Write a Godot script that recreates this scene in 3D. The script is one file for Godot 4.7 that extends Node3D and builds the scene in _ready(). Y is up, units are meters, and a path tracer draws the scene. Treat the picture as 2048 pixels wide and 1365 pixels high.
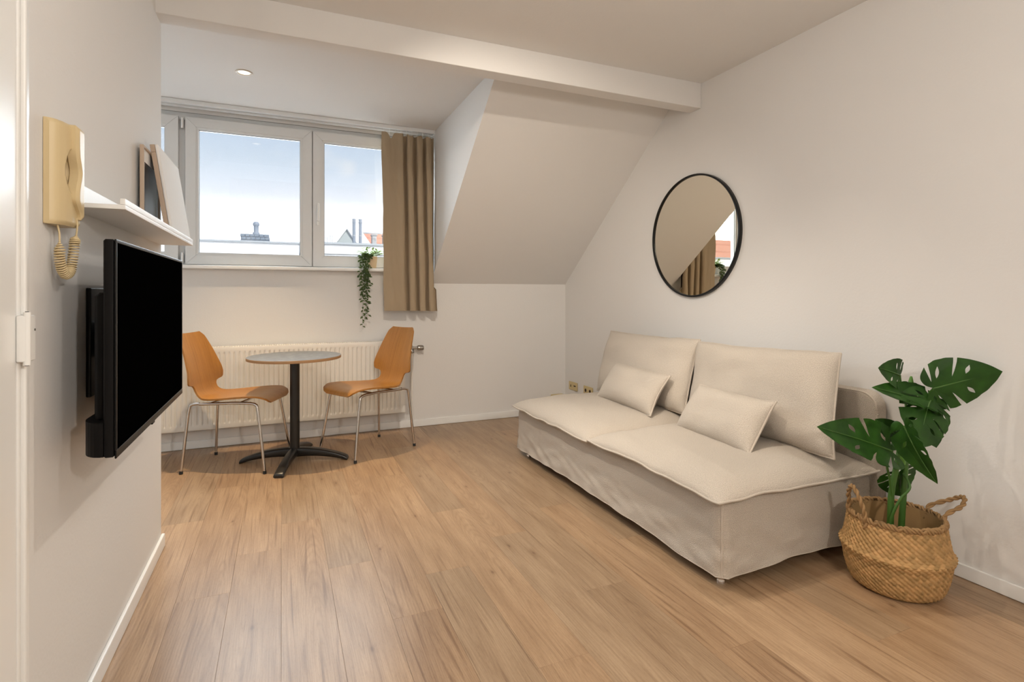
extends Node3D
# A small attic studio: dormer window with table and chairs, sofa under a round mirror, potted monstera.
# Coordinates: V(u, y, w) puts a point u metres to the right, y up and w deep into the room (z = -w).

const EYE := 1.124          # height of the camera
const RIGHT := 2.476        # inner face of the wall behind the sofa
const BACK := 4.471         # inner face of the window wall
const LEFT := -0.493        # inner face of the wall with the television
const LEFT_END := 2.792     # where that wall stops
const TOP := 2.477          # ceiling
const CHEEK := 1.166        # side of the dormer
const KNEE := 1.212         # top of the low wall under the slope

var M := {}
var used := {}


# ---------------------------------------------------------------- helpers
class Shape:
	var v := PackedVector3Array()
	var uv := PackedVector2Array()
	var col := PackedColorArray()
	var idx := PackedInt32Array()
	var chunk := 0
	var vchunk := 0
	var colored := false

	func put(p: Vector3, t := Vector2.ZERO, c := Color.WHITE) -> int:
		v.push_back(p)
		uv.push_back(t)
		col.push_back(c)
		return v.size() - 1

	func tri(a: int, b: int, c: int) -> void:
		idx.push_back(a)
		idx.push_back(b)
		idx.push_back(c)

	func quad(a: int, b: int, c: int, d: int) -> void:
		tri(a, b, c)
		tri(a, c, d)

	# closes a piece: turns its faces outwards
	func done() -> void:
		var mid := Vector3.ZERO
		var n := v.size() - vchunk
		if n > 0:
			for i in range(vchunk, v.size()):
				mid += v[i]
			mid /= n
		var vol := 0.0
		var k := chunk
		while k < idx.size():
			vol += (v[idx[k]] - mid).dot((v[idx[k + 1]] - mid).cross(v[idx[k + 2]] - mid))
			k += 3
		if vol < 0.0:
			k = chunk
			while k < idx.size():
				var s := idx[k + 1]
				idx[k + 1] = idx[k + 2]
				idx[k + 2] = s
				k += 3
		chunk = idx.size()
		vchunk = v.size()

	func grid(rows: Array, round_u := false, round_v := false, tex := []) -> void:
		var nr := rows.size()
		var nc: int = rows[0].size()
		var at := v.size()
		for r in nr:
			for c in nc:
				put(rows[r][c], tex[r][c] if tex else Vector2(float(c) / maxf(1, nc - 1), float(r) / maxf(1, nr - 1)))
		for r in (nr if round_v else nr - 1):
			for c in (nc if round_u else nc - 1):
				var r2 := (r + 1) % nr
				var c2 := (c + 1) % nc
				quad(at + r * nc + c, at + r * nc + c2, at + r2 * nc + c2, at + r2 * nc + c)

	func fan(ring: PackedVector3Array) -> void:
		var mid := Vector3.ZERO
		for p in ring:
			mid += p
		mid /= ring.size()
		var m := put(mid)
		var at := v.size()
		for p in ring:
			put(p)
		for i in ring.size():
			tri(m, at + i, at + (i + 1) % ring.size())

	# box between two corners with chamfered edges
	func box(a: Vector3, b: Vector3, bevel := 0.0, t := Transform3D.IDENTITY) -> void:
		var lo := Vector3(minf(a.x, b.x), minf(a.y, b.y), minf(a.z, b.z))
		var hi := Vector3(maxf(a.x, b.x), maxf(a.y, b.y), maxf(a.z, b.z))
		var e := minf(bevel, minf(hi.x - lo.x, minf(hi.y - lo.y, hi.z - lo.z)) * 0.45)
		var ids := {}
		for ix in 2:
			for iy in 2:
				for iz in 2:
					var cn := Vector3(hi.x if ix else lo.x, hi.y if iy else lo.y, hi.z if iz else lo.z)
					var inw := Vector3(-e if ix else e, -e if iy else e, -e if iz else e)
					for ax in 3:
						var p := cn + inw
						p[ax] = cn[ax]
						var f := Vector2(p.x + p.z, p.y)
						ids[[ix, iy, iz, ax]] = put(t * p, f)
		for ax in 3:
			var o1 := (ax + 1) % 3
			var o2 := (ax + 2) % 3
			for s in 2:
				var q := []
				for pr in [[0, 0], [1, 0], [1, 1], [0, 1]]:
					var k := [0, 0, 0]
					k[ax] = s
					k[o1] = pr[0]
					k[o2] = pr[1]
					q.append(ids[[k[0], k[1], k[2], ax]])
				if s == 1:
					quad(q[0], q[1], q[2], q[3])
				else:
					quad(q[3], q[2], q[1], q[0])
		if e > 0.0:
			for ax in 3:
				var o1 := (ax + 1) % 3
				var o2 := (ax + 2) % 3
				for s1 in 2:
					for s2 in 2:
						var k0 := [0, 0, 0]
						k0[o1] = s1
						k0[o2] = s2
						var k1: Array = k0.duplicate()
						k1[ax] = 1
						var a0: int = ids[[k0[0], k0[1], k0[2], o1]]
						var a1: int = ids[[k1[0], k1[1], k1[2], o1]]
						var b1: int = ids[[k1[0], k1[1], k1[2], o2]]
						var b0: int = ids[[k0[0], k0[1], k0[2], o2]]
						if s1 == s2:
							quad(a0, b0, b1, a1)
						else:
							quad(a0, a1, b1, b0)
			for ix in 2:
				for iy in 2:
					for iz in 2:
						var q0: int = ids[[ix, iy, iz, 0]]
						var q1: int = ids[[ix, iy, iz, 1]]
						var q2: int = ids[[ix, iy, iz, 2]]
						if (ix + iy + iz) % 2 == 1:
							tri(q0, q1, q2)
						else:
							tri(q0, q2, q1)
		done()

	func tube(path: PackedVector3Array, radius, sides := 10, closed := false, caps := true) -> void:
		var n := path.size()
		var rows := []
		var side := Vector3.ZERO
		for i in n:
			var d: Vector3
			if closed:
				d = path[(i + 1) % n] - path[(i - 1 + n) % n]
			else:
				d = path[mini(i + 1, n - 1)] - path[maxi(i - 1, 0)]
			d = d.normalized()
			if side == Vector3.ZERO:
				side = d.cross(Vector3.UP if absf(d.y) < 0.9 else Vector3.RIGHT).normalized()
			side = (side - d * side.dot(d)).normalized()
			var up := d.cross(side)
			var r: float = radius[i] if radius is Array or radius is PackedFloat32Array else radius
			var ring := PackedVector3Array()
			for k in sides:
				var a := TAU * k / sides
				ring.push_back(path[i] + (side * cos(a) + up * sin(a)) * r)
			rows.append(ring)
		grid(rows, true, closed)
		if caps and not closed:
			var first: PackedVector3Array = rows[0].duplicate()
			first.reverse()
			fan(first)
			fan(rows[n - 1])
		done()

	# turned profile: points (radius, height) about the y axis through a centre
	func lathe(profile: Array, mid: Vector3, segs := 32, caps := true) -> void:
		var rows := []
		for p in profile:
			var ring := PackedVector3Array()
			for k in segs:
				var a := TAU * k / segs
				ring.push_back(mid + Vector3(cos(a) * p.x, p.y, sin(a) * p.x))
			rows.append(ring)
		grid(rows, true)
		if caps:
			if profile[0].x > 0.0005:
				var first: PackedVector3Array = rows[0].duplicate()
				first.reverse()
				fan(first)
			if profile[profile.size() - 1].x > 0.0005:
				fan(rows[rows.size() - 1])
		done()

	# a flat outline given as 3D points, thickened along a vector
	func prism(outline: PackedVector3Array, along: Vector3) -> void:
		var n := along.normalized()
		var ux := n.cross(Vector3.UP if absf(n.y) < 0.9 else Vector3.RIGHT).normalized()
		var uy := n.cross(ux)
		var flat := PackedVector2Array()
		for p in outline:
			flat.push_back(Vector2(p.dot(ux), p.dot(uy)))
		var tris := Geometry2D.triangulate_polygon(flat)
		var a := v.size()
		for i in outline.size():
			put(outline[i], flat[i])
		var b := v.size()
		for i in outline.size():
			put(outline[i] + along, flat[i])
		var area := 0.0
		for i in outline.size():
			area += flat[i].cross(flat[(i + 1) % outline.size()])
		for k in range(0, tris.size(), 3):
			var t0 := tris[k]
			var t1 := tris[k + 1]
			var t2 := tris[k + 2]
			if (flat[t1] - flat[t0]).cross(flat[t2] - flat[t0]) < 0.0:
				var s := t1
				t1 = t2
				t2 = s
			tri(b + t0, b + t1, b + t2)
			tri(a + t0, a + t2, a + t1)
		for i in outline.size():
			var j := (i + 1) % outline.size()
			var p0 := put(outline[i], Vector2(i, 0))
			var p1 := put(outline[j], Vector2(i + 1, 0))
			var p2 := put(outline[j] + along, Vector2(i + 1, 1))
			var p3 := put(outline[i] + along, Vector2(i, 1))
			if area > 0.0:
				quad(p0, p1, p2, p3)
			else:
				quad(p3, p2, p1, p0)
		done()

	func mesh() -> ArrayMesh:
		var nrm := PackedVector3Array()
		nrm.resize(v.size())
		var k := 0
		while k < idx.size():
			var a := idx[k]
			var b := idx[k + 1]
			var c := idx[k + 2]
			var f := (v[b] - v[a]).cross(v[c] - v[a])
			nrm[a] += f
			nrm[b] += f
			nrm[c] += f
			idx[k + 1] = c
			idx[k + 2] = b
			k += 3
		for i in nrm.size():
			nrm[i] = nrm[i].normalized() if nrm[i].length_squared() > 0.0 else Vector3.UP
		var arrays := []
		arrays.resize(Mesh.ARRAY_MAX)
		arrays[Mesh.ARRAY_VERTEX] = v
		arrays[Mesh.ARRAY_NORMAL] = nrm
		arrays[Mesh.ARRAY_TEX_UV] = uv
		if colored:
			arrays[Mesh.ARRAY_COLOR] = col
		arrays[Mesh.ARRAY_INDEX] = idx
		var m := ArrayMesh.new()
		m.add_surface_from_arrays(Mesh.PRIMITIVE_TRIANGLES, arrays)
		return m


func V(u: float, y: float, w: float) -> Vector3:
	return Vector3(u, y, -w)


func lin(r: float, g: float, b: float) -> Color:
	return Color(r, g, b).linear_to_srgb()


func numbered(called: String) -> String:
	var n: int = used.get(called, 0)
	used[called] = n + 1
	return called if n == 0 else "%s_%03d" % [called, n]


func obj(called: String, s: Shape, m: Material, parent: Node3D = null) -> MeshInstance3D:
	var o := MeshInstance3D.new()
	o.mesh = s.mesh()
	o.material_override = m
	o.cast_shadow = GeometryInstance3D.SHADOW_CASTING_SETTING_ON
	if parent == null:
		o.name = numbered(called)
		add_child(o)
	else:
		o.name = called
		parent.add_child(o, true)
	return o


func tag(o: Node3D, label: String, category: String, group := "") -> Node3D:
	o.set_meta("label", label)
	o.set_meta("category", category)
	if group:
		o.set_meta("group", group)
	return o


func thing(called: String, label: String, category: String, at := Vector3.ZERO, turn := 0.0, group := "") -> Node3D:
	var o := Node3D.new()
	o.name = numbered(called)
	add_child(o)
	o.position = at
	o.rotation.y = turn
	return tag(o, label, category, group)


func structure(called: String, s: Shape, m: Material, label: String) -> MeshInstance3D:
	var o := obj(called, s, m)
	o.set_meta("kind", "structure")
	o.set_meta("label", label)
	return o


func structure_node(called: String, label: String) -> Node3D:
	var o := Node3D.new()
	o.name = numbered(called)
	add_child(o)
	o.set_meta("kind", "structure")
	o.set_meta("label", label)
	return o


func mat(called: String, c: Color, rough := 0.6, metal := 0.0, spec := 0.5) -> StandardMaterial3D:
	var m := StandardMaterial3D.new()
	m.resource_name = called
	m.albedo_color = c
	m.roughness = rough
	m.metallic = metal
	m.metallic_specular = spec
	M[called] = m
	return m


func noise_tex(freq: float, dark: Color, light: Color, sd := 1, size := 512, octaves := 4, bump := 0.0) -> NoiseTexture2D:
	var n := FastNoiseLite.new()
	n.noise_type = FastNoiseLite.TYPE_SIMPLEX_SMOOTH
	n.seed = sd
	n.frequency = freq
	n.fractal_octaves = octaves
	var t := NoiseTexture2D.new()
	t.width = size
	t.height = size
	t.seamless = true
	t.noise = n
	if bump > 0.0:
		t.as_normal_map = true
		t.bump_strength = bump
	else:
		var g := Gradient.new()
		g.set_color(0, dark)
		g.set_color(1, light)
		t.color_ramp = g
	return t


func curve(points: Array, steps: int) -> PackedVector3Array:
	var out := PackedVector3Array()
	var n := points.size()
	for i in n - 1:
		var p0: Vector3 = points[maxi(i - 1, 0)]
		var p1: Vector3 = points[i]
		var p2: Vector3 = points[i + 1]
		var p3: Vector3 = points[mini(i + 2, n - 1)]
		for k in steps:
			out.push_back(p1.cubic_interpolate(p2, p0, p3, float(k) / steps))
	out.push_back(points[n - 1])
	return out


func curve2(points: Array, steps: int) -> PackedVector2Array:
	var out := PackedVector2Array()
	var n := points.size()
	for i in n - 1:
		var p0: Vector2 = points[maxi(i - 1, 0)]
		var p1: Vector2 = points[i]
		var p2: Vector2 = points[i + 1]
		var p3: Vector2 = points[mini(i + 2, n - 1)]
		for k in steps:
			out.push_back(p1.cubic_interpolate(p2, p0, p3, float(k) / steps))
	out.push_back(points[n - 1])
	return out


func ramp(x: float, xs: Array, ys: Array) -> float:
	if x <= xs[0]:
		return ys[0]
	for i in xs.size() - 1:
		if x <= xs[i + 1]:
			return lerpf(ys[i], ys[i + 1], (x - xs[i]) / (xs[i + 1] - xs[i]))
	return ys[ys.size() - 1]


# ---------------------------------------------------------------- scene
func _ready() -> void:
	camera_and_light()
	materials()
	room()
	window()
	outside()
	radiator()
	sofa()
	table()
	chairs()
	television()
	ledge()
	intercom()
	door()
	mirror()
	curtain()
	sill_plant()
	basket_plant()
	lamps()
	small_fittings()


func camera_and_light() -> void:
	var cam := Camera3D.new()
	cam.name = "camera"
	var f := 1068.3
	cam.projection = Camera3D.PROJECTION_FRUSTUM
	cam.near = 0.05
	cam.far = 200.0
	cam.size = 1365.0 / f * cam.near
	cam.frustum_offset = Vector2(0.0, (588.0 - 682.5) / f * cam.near)
	cam.position = V(0, EYE, 0)
	cam.rotation.y = -0.4063
	add_child(cam)
	cam.current = true

	var env := Environment.new()
	env.tonemap_mode = Environment.TONE_MAPPER_LINEAR
	env.tonemap_exposure = 1.04
	env.sdfgi_enabled = true
	env.ssao_enabled = true
	env.ssil_enabled = true
	env.background_mode = Environment.BG_SKY
	var sky := Sky.new()
	var sm := PanoramaSkyMaterial.new()
	sm.panorama = sky_picture()
	sky.sky_material = sm
	env.sky = sky
	env.background_energy_multiplier = 0.86
	var we := WorldEnvironment.new()
	we.name = "environment"
	we.environment = env
	add_child(we)

	# the sun stands behind the house and lights the roofs opposite
	var sun := DirectionalLight3D.new()
	sun.name = "sun"
	sun.light_color = lin(1.0, 0.95, 0.86)
	sun.light_energy = 1.45
	sun.light_angular_distance = 0.6
	sun.shadow_enabled = true
	add_child(sun)
	sun.look_at_from_position(V(6, 14, -8), V(0, 0, 6), Vector3.UP)

	# added area light outside the dormer, strengthening the daylight the sky gives
	var day := AreaLight3D.new()
	day.name = "added_daylight"
	day.area_size = Vector2(4.20, 1.90)
	day.area_normalize_energy = false
	day.light_color = lin(0.82, 0.93, 1.0)
	day.light_energy = 4.0
	day.shadow_enabled = true
	add_child(day)
	day.look_at_from_position(V(-0.24, 2.75, BACK + 0.95), V(-0.24, 1.55, BACK - 1.6), Vector3.UP)


# clear air, white towards the horizon, with a few small clouds
func sky_picture() -> ImageTexture:
	var w := 1024
	var h := 512
	var im := Image.create(w, h, false, Image.FORMAT_RGBF)
	var n := FastNoiseLite.new()
	n.noise_type = FastNoiseLite.TYPE_SIMPLEX_SMOOTH
	n.seed = 5
	n.frequency = 1.0
	n.fractal_octaves = 4
	for y in h:
		var el := (0.5 - (y + 0.5) / h) * PI
		for x in w:
			var az := (x + 0.5) / w * TAU
			var c: Color
			if el < 0.0:
				c = Color(0.80, 0.80, 0.80)
			else:
				var k := rad_to_deg(el)
				var r := ramp(k, [0, 6, 9.5, 13, 18, 30, 60, 90], [3.80, 2.00, 1.00, 0.72, 0.52, 0.42, 0.31, 0.26])
				var g := ramp(k, [0, 6, 9.5, 13, 18, 30, 60, 90], [3.95, 2.12, 1.08, 0.86, 0.68, 0.58, 0.46, 0.39])
				var b := ramp(k, [0, 6, 9.5, 13, 18, 30, 60, 90], [4.20, 2.30, 1.20, 1.02, 0.92, 0.84, 0.74, 0.68])
				var d := Vector3(cos(az) * cos(el), sin(el) * 2.2, sin(az) * cos(el)) * 5.0
				var cl := clampf((n.get_noise_3d(d.x, d.y, d.z) - 0.36) * 3.0, 0.0, 1.0)
				c = Color(r, g, b).lerp(Color(1.1, 1.1, 1.1), cl * 0.75)
			im.set_pixel(x, y, c)
	return ImageTexture.create_from_image(im)


# boards of oak, eight to a picture, each 1.235 m long and 0.177 m wide
func oak_boards(strips: int, tall: int, wide: int, long_m: float, wide_m: float, pale: Color, dark: Color, knots: bool, sd: int, fig := 1.0) -> ImageTexture:
	var n := FastNoiseLite.new()
	n.noise_type = FastNoiseLite.TYPE_SIMPLEX_SMOOTH
	n.seed = sd
	n.frequency = 1.0
	n.fractal_type = FastNoiseLite.FRACTAL_NONE
	var rng := RandomNumberGenerator.new()
	rng.seed = sd
	var bytes := PackedByteArray()
	bytes.resize(wide * tall * strips * 3)
	var at := 0
	for i in strips:
		var t0 := wide_m * rng.randf_range(0.2, 0.8)
		var d0 := rng.randf_range(0.004, 0.05)
		var d1 := rng.randf_range(0.02, 0.07) * (1.0 if rng.randf() < 0.5 else -1.0)
		var mid_s := rng.randf_range(0.15, 0.85) * long_m
		var pitch := rng.randf_range(0.0050, 0.0085)
		var tone := rng.randf_range(-0.10, 0.10)
		var off := i * 37.0
		var strong: float = [0.62, 0.32, 0.80, 0.40, 0.28, 0.70, 0.35, 0.50][i]
		var ks := []
		if knots:
			for q in [0, 1, 0, 1, 1, 0, 2, 1][i]:
				ks.append(Vector3(rng.randf_range(0.08, long_m - 0.08), rng.randf_range(0.25, 0.75) * wide_m, rng.randf_range(0.004, 0.008)))
		for y in tall:
			var t := (y + 0.5) / tall * wide_m
			for x in wide:
				var s := (x + 0.5) / wide * long_m
				var a := n.get_noise_2d(s * 1.1 + off, t * 3.0)
				var b := n.get_noise_2d(s * 5.0 + off, t * 30.0 + 9.0)
				var dx := t - t0 + 0.012 * a
				var dd := d0 + d1 * (s - mid_s) + 0.008 * a
				var r := sqrt(dx * dx + dd * dd) + 0.0010 * b
				var kd := 0.0
				for k in ks:
					var ex: float = (s - k.x) * 0.40
					var ey: float = t - k.y
					var q: float = (ex * ex + ey * ey) / (k.z * k.z)
					if q < 40.0:
						r += 0.007 * exp(-q * 0.14)
						kd += 0.50 * exp(-q * 1.1) + 0.10 * exp(-q * 0.12)
				var g := 0.5 + 0.5 * sin(r * TAU / pitch)
				g = g * g
				var fib := 0.55 * n.get_noise_2d(s * 9.0 + off, t * 430.0) + 0.75 * n.get_noise_2d(s * 3.4 + off, t * 150.0 + 20.0)
				var pore := n.get_noise_2d(s * 34.0 + off, t * 1300.0 + 50.0)
				var cloud := n.get_noise_2d(s * 2.6 + off + 5.0, t * 14.0)
				var streak := maxf(0.0, n.get_noise_2d(s * 1.9 + off + 11.0, t * 64.0 + 3.0 + 0.6 * a) - 0.36) * strong
				var d := 0.34 + tone + fig * (0.095 * g + 0.105 * cloud + 0.06 * a) + 0.110 * fib + streak * fig + kd
				if pore > 0.50:
					d += 0.10
				d = clampf(d, 0.0, 1.0)
				bytes[at] = int(255.0 * lerpf(pale.r, dark.r, d))
				bytes[at + 1] = int(255.0 * lerpf(pale.g, dark.g, d))
				bytes[at + 2] = int(255.0 * lerpf(pale.b, dark.b, d))
				at += 3
	return ImageTexture.create_from_image(Image.create_from_data(wide, tall * strips, false, Image.FORMAT_RGB8, bytes))


func fabric(called: String, c: Color, scale: float, strength: float, rough := 0.9) -> StandardMaterial3D:
	var m := mat(called, c, rough, 0.0, 0.25)
	m.albedo_texture = noise_tex(0.17, Color(0.66, 0.65, 0.63), Color(1, 1, 1), 3, 512, 3)
	m.uv1_triplanar = true
	m.uv1_scale = Vector3(scale, scale, scale)
	m.normal_enabled = true
	m.normal_texture = noise_tex(0.14, Color.BLACK, Color.WHITE, 8, 512, 2, strength)
	m.rim_enabled = true
	m.rim = 0.25
	m.rim_tint = 0.6
	return m


func materials() -> void:
	var w := mat("wall_paint", lin(0.765, 0.75, 0.728), 0.82, 0.0, 0.3)
	w.normal_enabled = true
	w.normal_texture = noise_tex(0.05, Color.BLACK, Color.WHITE, 21, 512, 3, 1.2)
	w.normal_scale = 0.25
	w.uv1_triplanar = true
	w.uv1_world_triplanar = true
	w.uv1_scale = Vector3(2.2, 2.2, 2.2)
	mat("white_gloss", lin(0.86, 0.86, 0.84), 0.32)
	mat("white_plastic", lin(0.74, 0.74, 0.73), 0.38)
	mat("white_board", lin(0.88, 0.88, 0.87), 0.45)
	mat("canvas", lin(0.90, 0.90, 0.89), 0.85, 0.0, 0.2)
	mat("raw_wood", lin(0.55, 0.43, 0.33), 0.7)
	mat("seal", lin(0.16, 0.16, 0.15), 0.7)
	mat("radiator_enamel", lin(0.78, 0.755, 0.70), 0.35)
	mat("dark_slot", lin(0.10, 0.095, 0.085), 0.7)
	mat("black_plastic", lin(0.006, 0.0055, 0.0055), 0.5, 0.0, 0.25)
	mat("black_satin", lin(0.006, 0.006, 0.006), 0.32, 0.0, 0.35)
	mat("screen", lin(0.001, 0.001, 0.001), 0.5, 0.0, 0.0).specular_mode = BaseMaterial3D.SPECULAR_DISABLED
	mat("chrome", lin(0.62, 0.58, 0.54), 0.16, 1.0)
	mat("steel", lin(0.42, 0.40, 0.37), 0.30, 1.0)
	mat("black_iron", lin(0.012, 0.011, 0.010), 0.34)
	mat("rubber", lin(0.02, 0.02, 0.02), 0.8)
	mat("mirror_glass", lin(0.84, 0.80, 0.70), 0.0, 1.0)
	mat("cream_plastic", lin(0.66, 0.525, 0.30), 0.42)
	mat("aged_cream", lin(0.62, 0.50, 0.26), 0.45)
	mat("hole", lin(0.05, 0.03, 0.015), 0.8)
	var lam := mat("grey_laminate", Color.WHITE, 0.38)
	lam.albedo_texture = noise_tex(0.02, lin(0.085, 0.092, 0.098), lin(0.185, 0.192, 0.20), 12, 512, 5)
	lam.uv1_triplanar = true
	lam.uv1_scale = Vector3(1.6, 1.6, 1.6)
	mat("beech_edge", lin(0.42, 0.245, 0.12), 0.5)
	fabric("linen", lin(0.85, 0.765, 0.67), 3.4, 6.0)
	fabric("linen_piping", lin(0.88, 0.79, 0.69), 9.0, 4.0)
	var cur := fabric("curtain_cloth", lin(0.66, 0.52, 0.36), 8.0, 5.0)
	cur.backlight_enabled = true
	cur.backlight = lin(0.12, 0.085, 0.05)
	var glass := mat("window_glass", Color(1, 1, 1, 0.04), 0.0)
	glass.transparency = BaseMaterial3D.TRANSPARENCY_ALPHA
	mat("grey_plaster", lin(0.62, 0.64, 0.66), 0.9)

	var oak := oak_boards(8, 128, 2048, 1.235, 0.177, lin(0.56, 0.40, 0.250), lin(0.18, 0.100, 0.050), true, 4)
	for k in 3:
		var fm := mat("oak_floor_%d" % k, Color(1, 1, 1).lerp([Color(0.97, 0.95, 0.93), Color(1, 0.985, 0.97), Color(0.94, 0.94, 0.94)][k], 1.0), 0.36, 0.0, 0.55)
		fm.albedo_texture = oak
	var ven := oak_boards(1, 256, 512, 0.9, 0.42, lin(0.50, 0.235, 0.052), lin(0.23, 0.088, 0.014), false, 9, 0.7)
	var vm := mat("oak_veneer", Color.WHITE, 0.34)
	vm.albedo_texture = ven


# ---------------------------------------------------------------- the room
func room() -> void:
	var rng := RandomNumberGenerator.new()
	rng.seed = 77
	# floor: boards run into the room
	var s := Shape.new()
	s.box(V(-1.75, -0.12, -3.0), V(RIGHT + 0.15, -0.006, BACK + 0.25))
	var floor_node := structure("floor", s, M.dark_slot, "light oak plank floor")
	var bw := 0.177
	var bl := 1.235
	var known := {-1: 2.57, 0: 2.835, -2: 2.265, 1: 2.30, 2: 3.09, 3: 2.10, 5: 2.30, -3: 3.04}
	for k in range(-10, 15):
		var u0 := -0.003 + bw * k
		var u1 := minf(u0 + bw, RIGHT - 0.002)
		if u1 - u0 < 0.01:
			continue
		var e: float = known.get(k, fposmod(0.83 + 0.77 * k, bl))
		var w := e - bl * ceilf((e + 3.0) / bl)
		while w < BACK:
			var a := maxf(w, -3.0)
			var b := minf(w + bl, BACK)
			if b - a > 0.02:
				plank(floor_node, u0, u1, a, b, a - w, rng)
			w += bl

	# walls
	s = Shape.new()
	s.box(V(RIGHT, 0, -3.0), V(RIGHT + 0.15, 2.75, BACK + 0.25))
	structure("wall_right", s, M.wall_paint, "plain warm white wall behind the sofa")
	s = Shape.new()
	s.box(V(LEFT - 0.12, 0, -3.0), V(LEFT, 2.75, LEFT_END), 0.003)
	structure("wall_left", s, M.wall_paint, "plain white wall carrying the television")
	s = Shape.new()
	s.box(V(-1.65, 0, LEFT_END - 0.12), V(LEFT - 0.12, 2.75, LEFT_END))
	structure("wall_alcove", s, M.wall_paint, "end wall of the window alcove")
	s = Shape.new()
	s.box(V(-1.77, 0, LEFT_END - 0.12), V(-1.65, 2.75, BACK + 0.25))
	structure("wall_alcove_side", s, M.wall_paint, "side wall of the window alcove")
	s = Shape.new()
	s.box(V(LEFT - 0.12, 0, -3.15), V(RIGHT + 0.15, 2.75, -3.0))
	structure("wall_rear", s, M.wall_paint, "plain wall at the other end of the room")
	s = Shape.new()
	s.box(V(-1.77, 0, BACK), V(CHEEK, 1.318, BACK + 0.25))
	structure("wall_back", s, M.wall_paint, "low white wall under the dormer window")
	s = Shape.new()
	s.box(V(CHEEK, 0, BACK), V(RIGHT + 0.15, KNEE, BACK + 0.25))
	structure("wall_knee", s, M.wall_paint, "low white wall under the sloping attic wall")
	s = Shape.new()
	s.box(V(-1.77, 2.440, BACK + 0.01), V(CHEEK, 2.75, BACK + 0.25))
	structure("wall_head", s, M.wall_paint, "strip of wall above the dormer window")
	# sloping roof beside the dormer; its left end is the dormer's cheek
	var slope_top := BACK - (TOP + 0.02 - KNEE) / 0.8036
	s = Shape.new()
	s.prism(PackedVector3Array([V(CHEEK + 0.012, KNEE, BACK), V(CHEEK + 0.012, TOP + 0.02, slope_top), V(CHEEK + 0.012, 2.75, slope_top), V(CHEEK + 0.012, 2.75, BACK + 0.25), V(CHEEK + 0.012, KNEE, BACK + 0.25)]), Vector3(RIGHT - CHEEK - 0.012, 0, 0))
	structure("wall_slope", s, M.wall_paint, "sloping attic wall right of the dormer window")
	s = Shape.new()
	s.prism(PackedVector3Array([V(CHEEK, KNEE, BACK), V(CHEEK, TOP + 0.02, slope_top), V(CHEEK, 2.75, slope_top), V(CHEEK, 2.75, BACK + 0.25), V(CHEEK, KNEE, BACK + 0.25)]), Vector3(0.012, 0, 0))
	structure("wall_dormer", s, M.wall_paint, "triangular side wall of the dormer beside the curtain")
	# ceilings: main room (falls a little to the left) and dormer
	s = Shape.new()
	s.prism(PackedVector3Array([V(RIGHT, TOP, -3.0), V(RIGHT, 2.75, -3.0), V(LEFT - 0.12, 2.75, -3.0), V(LEFT - 0.12, TOP - 0.018, -3.0)]), V(0, 0, 3.0 + 2.70))
	structure("ceiling", s, M.wall_paint, "plain warm white ceiling of the main room")
	s = Shape.new()
	s.box(V(-1.77, TOP, 2.70), V(RIGHT, 2.75, BACK + 0.25))
	structure("ceiling_dormer", s, M.wall_paint, "flat white ceiling of the dormer with a recessed spotlight")
	s = Shape.new()
	s.box(V(LEFT - 0.12, 2.317, 2.674), V(RIGHT, TOP + 0.03, 2.775), 0.004)
	s.box(V(-1.65, 2.317, LEFT_END - 0.12), V(LEFT - 0.12, TOP, 2.775), 0.004)
	structure("trim_1", s, M.wall_paint, "boxed ceiling beam crossing in front of the dormer")

	# skirting boards
	s = Shape.new()
	s.box(V(RIGHT - 0.012, 0.001, -3.0), V(RIGHT, 0.056, BACK - 0.012), 0.003)
	structure("baseboard_right", s, M.white_gloss, "low white skirting board behind the sofa")
	s = Shape.new()
	s.box(V(LEFT, 0.001, 1.46), V(LEFT + 0.014, 0.058, LEFT_END + 0.006), 0.003)
	structure("baseboard_left", s, M.white_gloss, "low white skirting board below the television")
	s = Shape.new()
	s.box(V(-1.65, 0.001, BACK - 0.012), V(RIGHT - 0.001, 0.060, BACK), 0.003)
	structure("baseboard_back", s, M.white_gloss, "low white skirting board below the radiator")


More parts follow.
